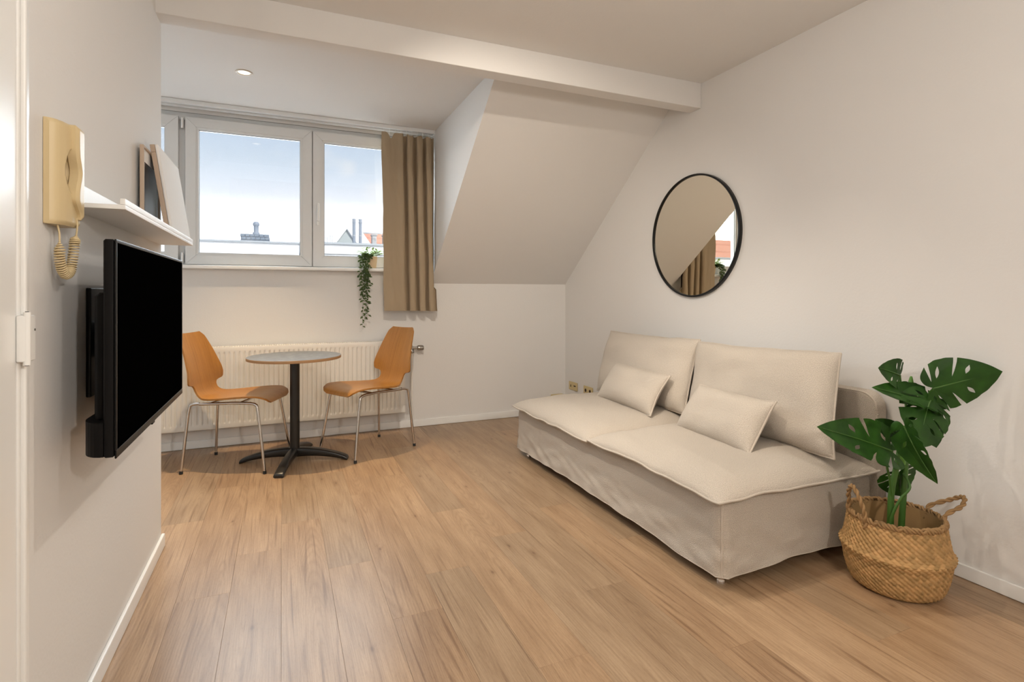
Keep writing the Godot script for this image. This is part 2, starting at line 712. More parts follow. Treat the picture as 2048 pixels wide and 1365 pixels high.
func plank(parent: Node3D, u0: float, u1: float, a: float, b: float, skip: float, rng: RandomNumberGenerator) -> void:
	var s := Shape.new()
	var e := 0.0006
	var g := 0.0002
	var strip := rng.randi_range(0, 7)
	var flip := rng.randf() < 0.5
	var p := [V(u0 + g, -0.0007, a + g), V(u1 - g, -0.0007, a + g), V(u1 - g, -0.0007, b - g), V(u0 + g, -0.0007, b - g)]
	var q := [V(u0 + e, 0, a + e), V(u1 - e, 0, a + e), V(u1 - e, 0, b - e), V(u0 + e, 0, b - e)]
	var tex := func(v: Vector3) -> Vector2:
		var x := (-v.z - a + skip) / 1.235
		var y := (v.x - u0) / 0.177
		if flip:
			x = 1.0 - x
			y = 1.0 - y
		return Vector2(clampf(x, 0.001, 0.999), (strip + clampf(y, 0.012, 0.988)) / 8.0)
	var ids := []
	for v in q:
		ids.append(s.put(v, tex.call(v)))
	s.quad(ids[3], ids[2], ids[1], ids[0])
	var low := []
	for v in p:
		low.append(s.put(v, tex.call(v)))
	for i in 4:
		var j := (i + 1) % 4
		s.quad(low[j], low[i], ids[i], ids[j])
	var bot := []
	for v in p:
		bot.append(s.put(v - Vector3(0, 0.0055, 0), tex.call(v)))
	for i in 4:
		var j := (i + 1) % 4
		s.quad(bot[j], bot[i], low[i], low[j])
	var n0 := s.v[ids[0]]
	if (s.v[ids[1]] - n0).cross(s.v[ids[2]] - n0).y > 0.0:
		for k in range(0, s.idx.size(), 3):
			var t := s.idx[k + 1]
			s.idx[k + 1] = s.idx[k + 2]
			s.idx[k + 2] = t
	obj("plank", s, M["oak_floor_%d" % rng.randi_range(0, 2)], parent)


# ---------------------------------------------------------------- the window
func frame_ring(s: Shape, u0: float, u1: float, y0: float, y1: float, t: float, w0: float, w1: float, bevel := 0.003) -> void:
	s.box(V(u0, y0, w0), V(u1, y0 + t, w1), bevel)
	s.box(V(u0, y1 - t, w0), V(u1, y1, w1), bevel)
	s.box(V(u0, y0 + t, w0), V(u0 + t, y1 - t, w1), bevel)
	s.box(V(u1 - t, y0 + t, w0), V(u1, y1 - t, w1), bevel)


# one mitred bar of a sash: a quadrilateral outline in the window plane, with a step towards the glass
func mitred(s: Shape, o: Array, w0: float, w1: float) -> void:
	var pts := PackedVector3Array()
	for p in o:
		pts.push_back(V(p.x, p.y, w0))
	s.prism(pts, V(0, 0, w1 - w0))


func sash(parent: Node3D, u0: float, u1: float, y0: float, y1: float, called: String) -> Node3D:
	var node := Node3D.new()
	node.name = called
	parent.add_child(node, true)
	var t := 0.066
	var g := 0.0006
	var w0 := BACK - 0.016
	var out := [Vector2(u0, y0), Vector2(u1, y0), Vector2(u1, y1), Vector2(u0, y1)]
	var inn := [Vector2(u0 + t, y0 + t), Vector2(u1 - t, y0 + t), Vector2(u1 - t, y1 - t), Vector2(u0 + t, y1 - t)]
	var t2 := t + 0.018
	var in2 := [Vector2(u0 + t2, y0 + t2), Vector2(u1 - t2, y0 + t2), Vector2(u1 - t2, y1 - t2), Vector2(u0 + t2, y1 - t2)]
	var s := Shape.new()
	var bead := Shape.new()
	for i in 4:
		var j := (i + 1) % 4
		var side: Vector2 = (out[j] - out[i]).normalized() * g
		mitred(s, [out[i] + side, out[j] - side, inn[j] - side, inn[i] + side], w0, w0 + 0.05)
		mitred(bead, [inn[i] + side, inn[j] - side, in2[j] - side, in2[i] + side], w0 + 0.007, w0 + 0.05)
	obj("sash_frame", s, M.white_plastic, node)
	obj("glazing_bead", bead, M.white_plastic, node)
	s = Shape.new()
	frame_ring(s, u0 + t2 - 0.002, u1 - t2 + 0.002, y0 + t2 - 0.002, y1 - t2 + 0.002, 0.005, w0 + 0.019, w0 + 0.026, 0.0)
	obj("rubber_seal", s, M.seal, node)
	s = Shape.new()
	s.box(V(u0 + t2 - 0.004, y0 + t2 - 0.004, w0 + 0.027), V(u1 - t2 + 0.004, y1 - t2 + 0.004, w0 + 0.031))
	obj("pane", s, M.window_glass, node)
	return node


func window() -> void:
	var win := structure_node("window_1", "white plastic dormer window with three opening sashes")
	var s := Shape.new()
	# fixed frame set into the wall
	var y0 := 1.320
	var y1 := 2.440
	s.box(V(-1.65, y0, BACK + 0.012), V(CHEEK, y0 + 0.035, BACK + 0.075), 0.003)
	s.box(V(-1.65, y1 - 0.055, BACK + 0.026), V(CHEEK, y1, BACK + 0.075), 0.003)
	s.box(V(-1.65, y0 + 0.035, BACK + 0.0135), V(-1.58, y1 - 0.055, BACK + 0.073), 0.0)
	s.box(V(CHEEK - 0.07, y0 + 0.035, BACK + 0.0135), V(CHEEK, y1 - 0.055, BACK + 0.073), 0.0)
	s.box(V(-0.735, y0 + 0.035, BACK + 0.034), V(-0.575, y1 - 0.055, BACK + 0.073), 0.0)
	s.box(V(0.16, y0 + 0.035, BACK + 0.0145), V(0.29, y1 - 0.055, BACK + 0.073), 0.0)
	obj("window_frame", s, M.white_plastic, win)
	sash(win, -1.555, -0.684, 1.338, 2.400, "sash")
	sash(win, -0.640, 0.213, 1.338, 2.400, "sash")
	var right := sash(win, 0.221, 1.125, 1.338, 2.400, "sash")
	# lever handle on the meeting bar
	s = Shape.new()
	s.box(V(0.244, 1.66, BACK - 0.026), V(0.270, 1.74, BACK - 0.016), 0.004)
	s.tube(PackedVector3Array([V(0.257, 1.70, BACK - 0.024), V(0.257, 1.70, BACK - 0.062)]), 0.008, 10)
	s.box(V(0.247, 1.69, BACK - 0.068), V(0.267, 1.83, BACK - 0.054), 0.005)
	obj("window_handle", s, M.white_gloss, right)
	for y in [2.315, 1.345]:
		s = Shape.new()
		s.tube(PackedVector3Array([V(-0.660, y, BACK - 0.012), V(-0.660, y + 0.075, BACK - 0.012)]), 0.008, 10)
		s.box(V(-0.668, y + 0.005, BACK - 0.012), V(-0.652, y + 0.07, BACK + 0.014), 0.002)
		obj("hinge", s, M.white_board, win)
	s = Shape.new()
	s.box(V(-1.65, 1.304, BACK - 0.085), V(CHEEK, 1.3305, BACK + 0.011), 0.004)
	var sl := structure("trim_2", s, M.white_gloss, "narrow white window sill below the dormer window")
	sl.name = "window_sill"


# ---------------------------------------------------------------- roofs across the street
func outside() -> void:
	mat("white_render", lin(0.82, 0.83, 0.84), 0.9)
	mat("zinc", lin(0.34, 0.38, 0.42), 0.6)
	var br := mat("pale_brick", lin(0.55, 0.56, 0.57), 0.9)
	br.albedo_texture = noise_tex(0.03, Color(0.72, 0.74, 0.76), Color(1, 1, 1), 31, 256, 4)
	br.uv1_triplanar = true
	br.uv1_scale = Vector3(0.6, 0.6, 0.6)
	mat("slate", lin(0.36, 0.41, 0.42), 0.8)
	mat("blue_brick", lin(0.16, 0.21, 0.27), 0.9)
	mat("clay_tile", lin(0.58, 0.27, 0.19), 0.85)
	mat("flue_metal", lin(0.22, 0.27, 0.34), 0.6)

	var t := thing("white_parapet", "long white rendered parapet wall with thin grey coping across the street", "wall")
	var s := Shape.new()
	s.box(V(-16, -6, 14.0), V(0.36, 2.33, 14.3))
	obj("wall_face", s, M.white_render, t)
	s = Shape.new()
	s.box(V(-16, 2.33, 13.96), V(0.40, 2.375, 14.34), 0.006)
	obj("coping", s, M.zinc, t)
	s = Shape.new()
	s.box(V(-16, -6, 14.3), V(0.36, 1.5, 18.5))
	obj("flat_roof", s, M.zinc, t)

	t = thing("brick_house_wall", "streaked pale brick wall with white band and zinc coping outside", "wall")
	s = Shape.new()
	s.box(V(0.40, -6, 14.6), V(9, 2.16, 14.9))
	obj("brickwork", s, M.pale_brick, t)
	s = Shape.new()
	s.box(V(0.40, 2.16, 14.55), V(9, 2.40, 14.9), 0.01)
	obj("white_band", s, M.white_render, t)
	s = Shape.new()
	s.box(V(0.41, 2.40, 14.5), V(9, 2.46, 14.95), 0.01)
	obj("coping", s, M.zinc, t)
	for k in 9:
		s = Shape.new()
		s.box(V(0.41, 1.2 + 0.115 * k, 14.592), V(9, 1.2 + 0.115 * k + 0.018, 14.61))
		obj("mortar_course", s, M.white_render, t)
	s = Shape.new()
	s.box(V(0.42, -6, 14.9), V(9, 1.8, 20.5))
	obj("flat_roof", s, M.zinc, t)

	t = thing("chimney_stack", "low blue grey brick chimney with a round capped pipe on a roof", "chimney")
	for r in 3:
		for c in 6:
			s = Shape.new()
			var u := -1.03 + c * 0.115 + (0.03 if r % 2 else 0.0)
			s.box(V(u, 2.50 + r * 0.082, 16.0), V(u + 0.108, 2.575 + r * 0.082, 16.4), 0.008)
			obj("brick", s, M.blue_brick, t)
	s = Shape.new()
	s.box(V(-1.02, 1.5, 16.02), V(-0.33, 2.735, 16.38))
	obj("core", s, M.flue_metal, t)
	s = Shape.new()
	s.lathe([Vector2(0.085, 2.73), Vector2(0.085, 2.80), Vector2(0.06, 2.81), Vector2(0.06, 2.98), Vector2(0.078, 2.99), Vector2(0.078, 3.05), Vector2(0.05, 3.09), Vector2(0.0, 3.10)], V(-0.655, 0, 16.2), 20)
	obj("chimney_pot", s, M.flue_metal, t)

	t = thing("gabled_house", "grey gabled roof end with pale verge behind the metal flues", "house")
	s = Shape.new()
	s.prism(PackedVector3Array([V(1.40, 2.4, 22), V(3.25, 2.4, 22), V(2.337, 3.72, 22)]), V(0, 0, 3))
	obj("gable", s, M.slate, t)
	for q in [[V(1.40, 2.4, 21.95), V(2.337, 3.74, 21.95)], [V(3.25, 2.4, 21.95), V(2.337, 3.74, 21.95)]]:
		s = Shape.new()
		s.tube(PackedVector3Array(q), 0.05, 6)
		obj("verge", s, M.white_render, t)

	for k in 2:
		t = thing("metal_flue", ["taller slim metal flue pipe nearest the grey gable's peak", "slim metal flue pipe beside the orange tiled roof"][k], "flue", V(2.147 + 0.20 * k, 1.8, 18.0), 0.0, "metal flues on the roof opposite")
		s = Shape.new()
		s.lathe([Vector2(0.048, 0), Vector2(0.048, 1.63), Vector2(0.056, 1.63), Vector2(0.056, 1.67), Vector2(0.048, 1.68), Vector2(0.048, 1.72), Vector2(0.056, 1.73), Vector2(0.056, 1.76), Vector2(0.0, 1.77)], Vector3.ZERO, 14)
		obj("pipe", s, M.flue_metal, t)
		for y in [0.8, 1.2]:
			s = Shape.new()
			s.lathe([Vector2(0.053, y), Vector2(0.053, y + 0.04)], Vector3.ZERO, 14)
			obj("clamp", s, M.zinc, t)

	tiled_house(V(3.05, 0, 24.0), 7.0, 3.98, 1.9, "orange clay tiled roof with small chimneys beyond the flues", true)
	tiled_house(V(-18.0, 0, 15.5), 9.5, 4.6, 2.2, "orange clay tiled roof that shows in the round mirror", false)
	for k in 4:
		t = thing("vent_pipe", "shorter thin pale vent pipe of the row on the brick house's roof" if k < 2 else "taller thin pale vent pipe of the row on the brick house's roof", "pipe", V(1.20 + 0.055 * k + (0.03 if k > 1 else 0.0), 1.8, 17.0), 0.0, "vent pipes in a row")
		s = Shape.new()
		s.lathe([Vector2(0.014, 0), Vector2(0.014, 0.98 + 0.06 * float(k > 1)), Vector2(0.018, 1.0 + 0.06 * float(k > 1)), Vector2(0.018, 1.03 + 0.06 * float(k > 1)), Vector2(0.0, 1.04 + 0.06 * float(k > 1))], Vector3.ZERO, 8)
		obj("pipe", s, M.grey_plaster, t)
	s = Shape.new()
	s.box(V(-60, -6.2, 6), V(60, -6, 70))
	var g := obj("street_ground", s, M.grey_plaster)
	g.set_meta("kind", "structure")
	g.set_meta("label", "pale ground far below the window")


func tiled_house(at: Vector3, long: float, ridge: float, fall: float, label: String, stacks: bool) -> void:
	var t := thing("tiled_roof_house", label, "house", at)
	var s := Shape.new()
	s.box(V(0.15, -6, 0.1), V(long - 0.15, ridge - fall, 3.8))
	obj("wall_face", s, M.white_render, t)
	s = Shape.new()
	s.prism(PackedVector3Array([V(0, ridge - fall, 0), V(0, ridge, 2.0), V(0, ridge - fall, 4.0)]), Vector3(long, 0, 0))
	obj("roof", s, M.clay_tile, t)
	var rows := 7
	for r in rows:
		s = Shape.new()
		var f0 := float(r) / rows
		var f1 := float(r + 1) / rows
		s.prism(PackedVector3Array([V(0, ridge - fall + fall * f0 + 0.07, 2.0 * f0 - 0.03), V(0, ridge - fall + fall * f1 + 0.02, 2.0 * f1), V(0, ridge - fall + fall * f1, 2.0 * f1), V(0, ridge - fall + fall * f0, 2.0 * f0 - 0.03)]), Vector3(long, 0, 0))
		obj("tile_course", s, M.clay_tile, t)
	s = Shape.new()
	s.tube(PackedVector3Array([V(0, ridge, 2.0), V(long, ridge, 2.0)]), 0.06, 8)
	obj("ridge_cap", s, M.pale_brick, t)
	if stacks:
		for u in [0.66, 1.15]:
			s = Shape.new()
			s.box(V(u, ridge - fall, 0.5), V(u + 0.2, ridge - 0.25, 0.8), 0.01)
			s.box(V(u - 0.03, ridge - 0.25, 0.47), V(u + 0.23, ridge - 0.18, 0.83), 0.01)
			obj("chimney", s, M.pale_brick, t)
		s = Shape.new()
		s.prism(PackedVector3Array([V(0.05, ridge, 0.0), V(-0.95, ridge - 1.2, 0.0), V(0.9, ridge - 1.2, 0.0)]), V(0, 0, 0.2))
		obj("gable_wall", s, M.white_render, t)


# ---------------------------------------------------------------- radiator
func radiator() -> void:
	var t := thing("panel_radiator", "long cream panel radiator with vertical flutes below the window", "radiator")
	var u0 := -1.30
	var u1 := 0.925
	var y0 := 0.152
	var y1 := 0.738
	var wf := BACK - 0.108
	var pitch := 0.0333
	var cols := int((u1 - u0) / pitch) * 10
	var ys := [y0, y0 + 0.003, y0 + 0.028, y0 + 0.034, y0 + 0.040, y0 + 0.046, y0 + 0.052, y0 + 0.2, y1 - 0.2, y1 - 0.052, y1 - 0.046, y1 - 0.040, y1 - 0.034, y1 - 0.028, y1 - 0.003, y1]
	var rows := []
	for y in ys:
		var row := PackedVector3Array()
		var inside := smoothstep(y0 + 0.028, y0 + 0.052, y) * smoothstep(y1 - 0.028, y1 - 0.052, y)
		var rim := 0.004 if y <= y0 or y >= y1 else 0.0
		for c in cols + 1:
			var u := u0 + (u1 - u0) * c / cols
			var ph := fposmod((u - u0) / pitch, 1.0)
			var edge := minf(u - u0, u1 - u)
			var ch := smoothstep(0.30, 0.40, ph) * (1.0 - smoothstep(0.60, 0.70, ph))
			row.push_back(V(u, y, wf + 0.006 * ch * inside * smoothstep(0.012, 0.02, edge) + rim))
		rows.append(row)
	var s := Shape.new()
	s.grid(rows)
	obj("front_panel", s, M.radiator_enamel, t)
	s = Shape.new()
	s.box(V(u0 + 0.002, y0 + 0.002, wf + 0.010), V(u1 - 0.002, y1 - 0.012, wf + 0.022))
	s.box(V(u0 + 0.004, y0 + 0.02, wf + 0.022), V(u1 - 0.004, y1 - 0.02, wf + 0.075))
	obj("convector", s, M.radiator_enamel, t)
	s = Shape.new()
	s.box(V(u0, y0, wf + 0.002), V(u0 + 0.002, y1, wf + 0.085), 0.0)
	obj("side_cover", s, M.radiator_enamel, t)
	s = Shape.new()
	s.box(V(u1 - 0.002, y0, wf + 0.002), V(u1, y1, wf + 0.085), 0.0)
	obj("side_cover", s, M.radiator_enamel, t)
	s = Shape.new()
	var k := u0 + 0.01
	while k < u1 - 0.03:
		s.box(V(k, y1 - 0.004, wf + 0.012), V(k + 0.010, y1, wf + 0.078))
		k += 0.0165
	s.box(V(u0, y1 - 0.005, wf + 0.002), V(u1, y1 + 0.001, wf + 0.012), 0.001)
	s.box(V(u0, y1 - 0.005, wf + 0.078), V(u1, y1 + 0.001, wf + 0.086), 0.001)
	var gr := obj("top_grille", s, M.radiator_enamel, t)
	gr.set_meta("kind", "stuff")
	for u in [-0.9, 0.55]:
		s = Shape.new()
		s.box(V(u, y0 + 0.1, wf + 0.070), V(u + 0.03, y1 - 0.1, BACK - 0.0005), 0.002)
		obj("wall_bracket", s, M.radiator_enamel, t)
	# valve and pipe at the right end
	s = Shape.new()
	s.tube(PackedVector3Array([V(u1 - 0.005, 0.695, wf + 0.045), V(u1 + 0.035, 0.695, wf + 0.045)]), 0.010, 12)
	s.tube(curve([V(u1 + 0.03, 0.70, wf + 0.045), V(u1 + 0.05, 0.70, wf + 0.045), V(u1 + 0.062, 0.688, wf + 0.045), V(u1 + 0.066, 0.655, wf + 0.045)], 5), 0.011, 12)
	s.lathe([Vector2(0.016, 0.630), Vector2(0.018, 0.636), Vector2(0.018, 0.652), Vector2(0.013, 0.660)], V(u1 + 0.066, 0, wf + 0.045), 6)
	s.tube(PackedVector3Array([V(u1 + 0.07, 0.672, wf + 0.045), V(u1 + 0.115, 0.672, wf + 0.045)]), 0.012, 12)
	obj("valve_body", s, M.steel, t)
	s = Shape.new()
	var head := PackedVector3Array()
	var rr := []
	for q in [[0.110, 0.015], [0.114, 0.021], [0.130, 0.0225], [0.158, 0.021], [0.164, 0.016], [0.165, 0.002]]:
		head.push_back(V(u1 + q[0], 0.672, wf + 0.045))
		rr.append(q[1])
	s.tube(head, rr, 20)
	obj("thermostat_head", s, M.steel, t)
	s = Shape.new()
	s.tube(curve([V(u1 + 0.066, 0.64, wf + 0.045), V(u1 + 0.066, 0.40, wf + 0.045), V(u1 + 0.068, 0.10, wf + 0.047), V(u1 + 0.070, 0.0, wf + 0.05)], 6), 0.0075, 12)
	obj("supply_pipe", s, M.radiator_enamel, t)


# ---------------------------------------------------------------- sofa
var wr := FastNoiseLite.new()


func crease(p: Vector3, sd: float) -> float:
	return wr.get_noise_3d(p.x * 3.0 + sd, p.y * 5.0, p.z * 3.0) * 0.7 + wr.get_noise_3d(p.x * 9.0 + sd, p.y * 9.0 + 7.0, p.z * 9.0) * 0.3


func cushion(s: Shape, c: Vector3, ex: Vector3, ez: Vector3, en: Vector3, top: float, bot: float, p: float, q: float, pinch: float, wrinkle: float, sd: float, sag := 0.0, n := 30) -> PackedVector3Array:
	var rim := PackedVector3Array()
	var place := func(a: float, b: float, h: float) -> Vector3:
		var base := c + ex * a * (1.0 - pinch * (1.0 - b * b)) + ez * b * (1.0 - pinch * (1.0 - a * a))
		var prof := pow(maxf(0.0, (1.0 - pow(absf(a), p)) * (1.0 - pow(absf(b), p))), q)
		var wave := crease(base, sd)
		var lift := -sag * pow(maxf(absf(a), absf(b)), 6.0) + wrinkle * 1.6 * wr.get_noise_3d(base.x * 5.0, sd * 3.0, base.z * 5.0) * (1.0 - prof)
		return base + en * (h * prof * (1.0 + 0.10 * wave) + wrinkle * wave * prof + lift)
	for side in 2:
		var rows := []
		for j in n + 1:
			var jj := j if side == 0 else n - j
			var b := sin((float(jj) / n - 0.5) * PI)
			var row := PackedVector3Array()
			for i in n + 1:
				var a := sin((float(i) / n - 0.5) * PI)
				row.push_back(place.call(a, b, top if side == 0 else -bot))
			rows.append(row)
		s.grid(rows)
	s.done()
	for side in 4:
		for i in n:
			var k := sin((float(i) / n - 0.5) * PI)
			var ab: Vector2 = [Vector2(k, -1), Vector2(1, k), Vector2(-k, 1), Vector2(-1, -k)][side]
			rim.push_back(place.call(ab.x, ab.y, top))
	return rim


func piped_cushion(parent: Node3D, called: String, c: Vector3, ex: Vector3, ez: Vector3, top: float, bot: float, p: float, q: float, pinch: float, wrinkle: float, sd: float, sag := 0.0, label := "") -> Node3D:
	var s := Shape.new()
	var en := ez.cross(ex).normalized()
	if en.y < 0.0:
		en = -en
	var rim := cushion(s, c, ex, ez, en, top, bot, p, q, pinch, wrinkle, sd, sag)
	var o := obj(called, s, M.linen, parent)
	s = Shape.new()
	s.tube(rim, 0.0052, 6, true)
	obj("piping", s, M.linen_piping, o)
	return o


func sofa() -> void:
	wr.noise_type = FastNoiseLite.TYPE_SIMPLEX_SMOOTH
	wr.seed = 14
	wr.frequency = 1.0
	wr.fractal_type = FastNoiseLite.FRACTAL_NONE
	var t := thing("sofa", "low armless cream linen sofa with loose cover under the round mirror", "sofa")
	var x0 := 1.533
	var x1 := 2.43
	var w0 := 1.548
	var w1 := 3.455
	# loose cover hanging round the frame
	var ring := PackedVector2Array()
	var nrm := PackedVector2Array()
	var rc := 0.018
	var sides := [[Vector2(x0, w1 - rc), Vector2(x0, w0 + rc), Vector2(-1, 0)], [Vector2(x0 + rc, w0), Vector2(x1 - rc, w0), Vector2(0, -1)], [Vector2(x1, w0 + rc), Vector2(x1, w1 - rc), Vector2(1, 0)], [Vector2(x1 - rc, w1), Vector2(x0 + rc, w1), Vector2(0, 1)]]
	for sd in sides:
		var n := 90 if absf(sd[2].x) > 0.5 else 46
		for i in n + 1:
			ring.push_back(sd[0].lerp(sd[1], float(i) / n))
			nrm.push_back(sd[2])
	var rows := []
	var nv := 22
	for j in nv + 1:
		var f := float(j) / nv
		var row := PackedVector3Array()
		for i in ring.size():
			var p := ring[i]
			var hem := 0.040 + 0.004 * wr.get_noise_2d(p.x * 3.0 + 4.0, p.y * 3.0)
			if nrm[i].y < -0.5:
				hem += 0.022 * sin(PI * clampf((p.x - x0) / (x1 - x0), 0.0, 1.0))
			if nrm[i].x < -0.5:
				hem += 0.016 * sin(PI * clampf((p.y - w0) / (w1 - w0), 0.0, 1.0))
			var y := lerpf(0.338, hem, f)
			var along := p.y if absf(nrm[i].x) > 0.5 else p.x
			var fold := wr.get_noise_2d(along * 6.0 + y * 9.0, y * 7.0 + 3.0) * 0.0045 + wr.get_noise_2d(along * 7.0 - y * 22.0, y * 16.0) * 0.0026
			var near_corner := exp(-minf(absf(p.y - w0), absf(p.x - x0)) * 9.0)
			fold += sin((along * 0.5 - y) * 70.0) * 0.0013 * near_corner * f
			var out := nrm[i] * (0.004 - 0.022 * exp(-f * 16.0) + 0.012 * f + fold * (0.25 + f) - 0.012 * sin(PI * f) * 0.4)
			row.push_back(V(p.x + out.x, y, p.y + out.y))
		rows.append(row)
	var s := Shape.new()
	s.grid(rows, true)
	var lid := PackedVector3Array()
	for p in rows[0]:
		lid.push_back(p)
	s.fan(lid)
	s.done()
	var cover := obj("base_cover", s, M.linen, t)
	for sp in [[91, 0], [90 + 1 + 46 + 1, 0], [0, 0]]:
		var path := PackedVector3Array()
		for j in nv + 1:
			var r: PackedVector3Array = rows[j]
			var a := r[sp[0] % r.size()]
			var b := r[(sp[0] - 1 + r.size()) % r.size()]
			path.push_back((a + b) * 0.5)
		s = Shape.new()
		s.tube(path, 0.0045, 6)
		obj("corner_seam", s, M.linen_piping, cover)
	var hemline := PackedVector3Array()
	for p in rows[nv]:
		hemline.push_back(p)
	s = Shape.new()
	s.tube(hemline, 0.0022, 5, true)
	obj("hem", s, M.linen_piping, cover)
	# hidden frame and metal feet
	s = Shape.new()
	s.box(V(x0 + 0.05, 0.10, w0 + 0.05), V(x1 - 0.03, 0.33, w1 - 0.05), 0.005)
	obj("seat_frame", s, M.raw_wood, t)
	for q in [V(1.572, 0, 1.592), V(1.565, 0, 3.345), V(2.38, 0, 1.60), V(2.38, 0, 3.40)]:
		s = Shape.new()
		s.lathe([Vector2(0.017, 0.0), Vector2(0.017, 0.012), Vector2(0.010, 0.016), Vector2(0.010, 0.105)], q, 14)
		obj("leg", s, M.chrome, t)
	# upright back panel
	var prof := PackedVector2Array()
	var b0 := w0 - 0.035
	var b1 := w1 + 0.02
	prof.push_back(Vector2(b0, 0.05))
	for i in 9:
		var a := PI - PI / 2 * i / 8.0
		prof.push_back(Vector2(b0 + 0.075 + 0.075 * cos(a), 0.622 + 0.068 * sin(a)))
	for i in 9:
		var a := PI / 2 - PI / 2 * i / 8.0
		prof.push_back(Vector2(b1 - 0.075 + 0.075 * cos(a), 0.622 + 0.068 * sin(a)))
	prof.push_back(Vector2(b1, 0.05))
	var mid := Vector2((b0 + b1) / 2, 0.37)
	var bands := []
	for q in [[2.388, 0.012], [2.392, 0.005], [2.400, 0.0], [2.448, 0.0], [2.456, 0.005], [2.460, 0.012]]:
		var band := PackedVector3Array()
		for p in prof:
			var d := (mid - p)
			var e := p + Vector2(signf(d.x) * minf(absf(d.x), q[1]), signf(d.y) * minf(absf(d.y), q[1]))
			band.push_back(V(q[0], e.y, e.x))
		bands.append(band)
	s = Shape.new()
	s.grid(bands, true)
	s.fan(bands[0])
	s.fan(bands[5])
	s.done()
	var back := obj("back_panel", s, M.linen, t)
	s = Shape.new()
	s.tube(bands[1].slice(1, bands[1].size() - 1), 0.0045, 6)
	obj("piping", s, M.linen_piping, back)

	# seat cushions
	piped_cushion(t, "seat_cushion", V(1.945, 0.358, 1.980), Vector3(0.458, 0, 0), V(0, 0, 0.466), 0.070, 0.024, 4.2, 0.5, 0.006, 0.006, 1.0, 0.010)
	piped_cushion(t, "seat_cushion", V(1.945, 0.358, 2.956), Vector3(0.458, 0, 0), V(0, 0, 0.498), 0.068, 0.024, 4.2, 0.5, 0.006, 0.006, 2.0, 0.022)
	# back cushions lean on the panel
	piped_cushion(t, "back_cushion", V(2.232, 0.628, 2.035), V(-0.005, 0.012, -0.456), V(0.088, 0.215, 0.050), 0.092, 0.070, 3.4, 0.5, 0.04, 0.010, 3.0)
	piped_cushion(t, "back_cushion", V(2.236, 0.628, 2.962), V(0.005, 0.004, -0.468), V(0.088, 0.212, 0.030), 0.092, 0.070, 3.4, 0.5, 0.04, 0.010, 4.0)

	# small pillows lie against them
	var pil := thing("lumbar_pillow", "small cream pillow propped on the seat half beside the plant basket", "pillow", Vector3.ZERO, 0.0, "small pillows on the sofa")
	piped_cushion(pil, "pillow_cover", V(1.995, 0.520, 2.012), V(-0.018, 0.0, -0.262), Vector3(0.086, 0.108, 0.0), 0.070, 0.055, 3.0, 0.5, 0.045, 0.007, 5.0)
	pil = thing("lumbar_pillow", "small cream pillow propped on the seat half nearest the window wall", "pillow", Vector3.ZERO, 0.0, "small pillows on the sofa")
	piped_cushion(pil, "pillow_cover", V(2.045, 0.530, 2.825), V(-0.002, -0.006, -0.285), Vector3(0.074, 0.112, 0.0), 0.068, 0.055, 3.0, 0.5, 0.045, 0.007, 6.0)


# ---------------------------------------------------------------- table and chairs
func table() -> void:
	var c := V(0.078, 0, 3.88)
	var t := thing("bistro_table", "small round bistro table with grey top on a black pedestal", "table", c)
	var r := 0.297
	var s := Shape.new()
	s.lathe([Vector2(0.02, 0.6875), Vector2(r - 0.004, 0.6875), Vector2(r, 0.690), Vector2(r, 0.7045), Vector2(r - 0.001, 0.706)], Vector3.ZERO, 72)
	obj("table_edge", s, M.beech_edge, t)
	s = Shape.new()
	s.lathe([Vector2(r - 0.001, 0.706), Vector2(r - 0.0015, 0.7072), Vector2(r - 0.006, 0.708), Vector2(0.0, 0.708)], Vector3.ZERO, 72, false)
	obj("tabletop", s, M.grey_laminate, t)
	s = Shape.new()
	s.lathe([Vector2(0.034, 0.04), Vector2(0.034, 0.075), Vector2(0.031, 0.080), Vector2(0.031, 0.675), Vector2(0.034, 0.676)], Vector3.ZERO, 28)
	obj("pedestal", s, M.black_iron, t)
	s = Shape.new()
	for k in 2:
		var turn := Transform3D(Basis(Vector3.UP, 0.29 + PI / 2 * k))
		s.box(Vector3(-0.17, 0.676, -0.018), Vector3(0.17, 0.6874, 0.018), 0.003, turn)
	obj("top_bracket", s, M.black_iron, t)
	for k in 4:
		var turn := Basis(Vector3.UP, -0.29 + PI / 2 * k)
		var line := curve2([Vector2(0.0, 0.088), Vector2(0.06, 0.090), Vector2(0.14, 0.082), Vector2(0.22, 0.066), Vector2(0.285, 0.047), Vector2(0.335, 0.028), Vector2(0.347, 0.014)], 4)
		var rows := []
		for i in line.size():
			var f := float(i) / (line.size() - 1)
			var hw := lerpf(0.024, 0.031, f) * (0.86 if i == line.size() - 1 else 1.0)
			var th := lerpf(0.058, 0.026, smoothstep(0.0, 0.9, f))
			var top := line[i].y
			var low := maxf(top - th, 0.0005)
			if f > 0.86:
				low = 0.0005
			var ring := PackedVector3Array()
			for q in [[-1.0, 0.0], [-0.72, 1.0], [0.72, 1.0], [1.0, 0.0], [1.0, -0.6], [0.8, -1.0], [-0.8, -1.0], [-1.0, -0.6]]:
				var y: float = lerpf(low, top, 0.72) + (top - lerpf(low, top, 0.72)) * maxf(q[1], 0.0) if q[1] >= 0.0 else lerpf(lerpf(low, top, 0.72), low, -q[1])
				ring.push_back(turn * Vector3(line[i].x, y, hw * q[0]))
			rows.append(ring)
		s = Shape.new()
		s.grid(rows, true)
		var first: PackedVector3Array = rows[0].duplicate()
		first.reverse()
		s.fan(first)
		s.fan(rows[rows.size() - 1])
		s.done()
		obj("foot", s, M.black_iron, t)


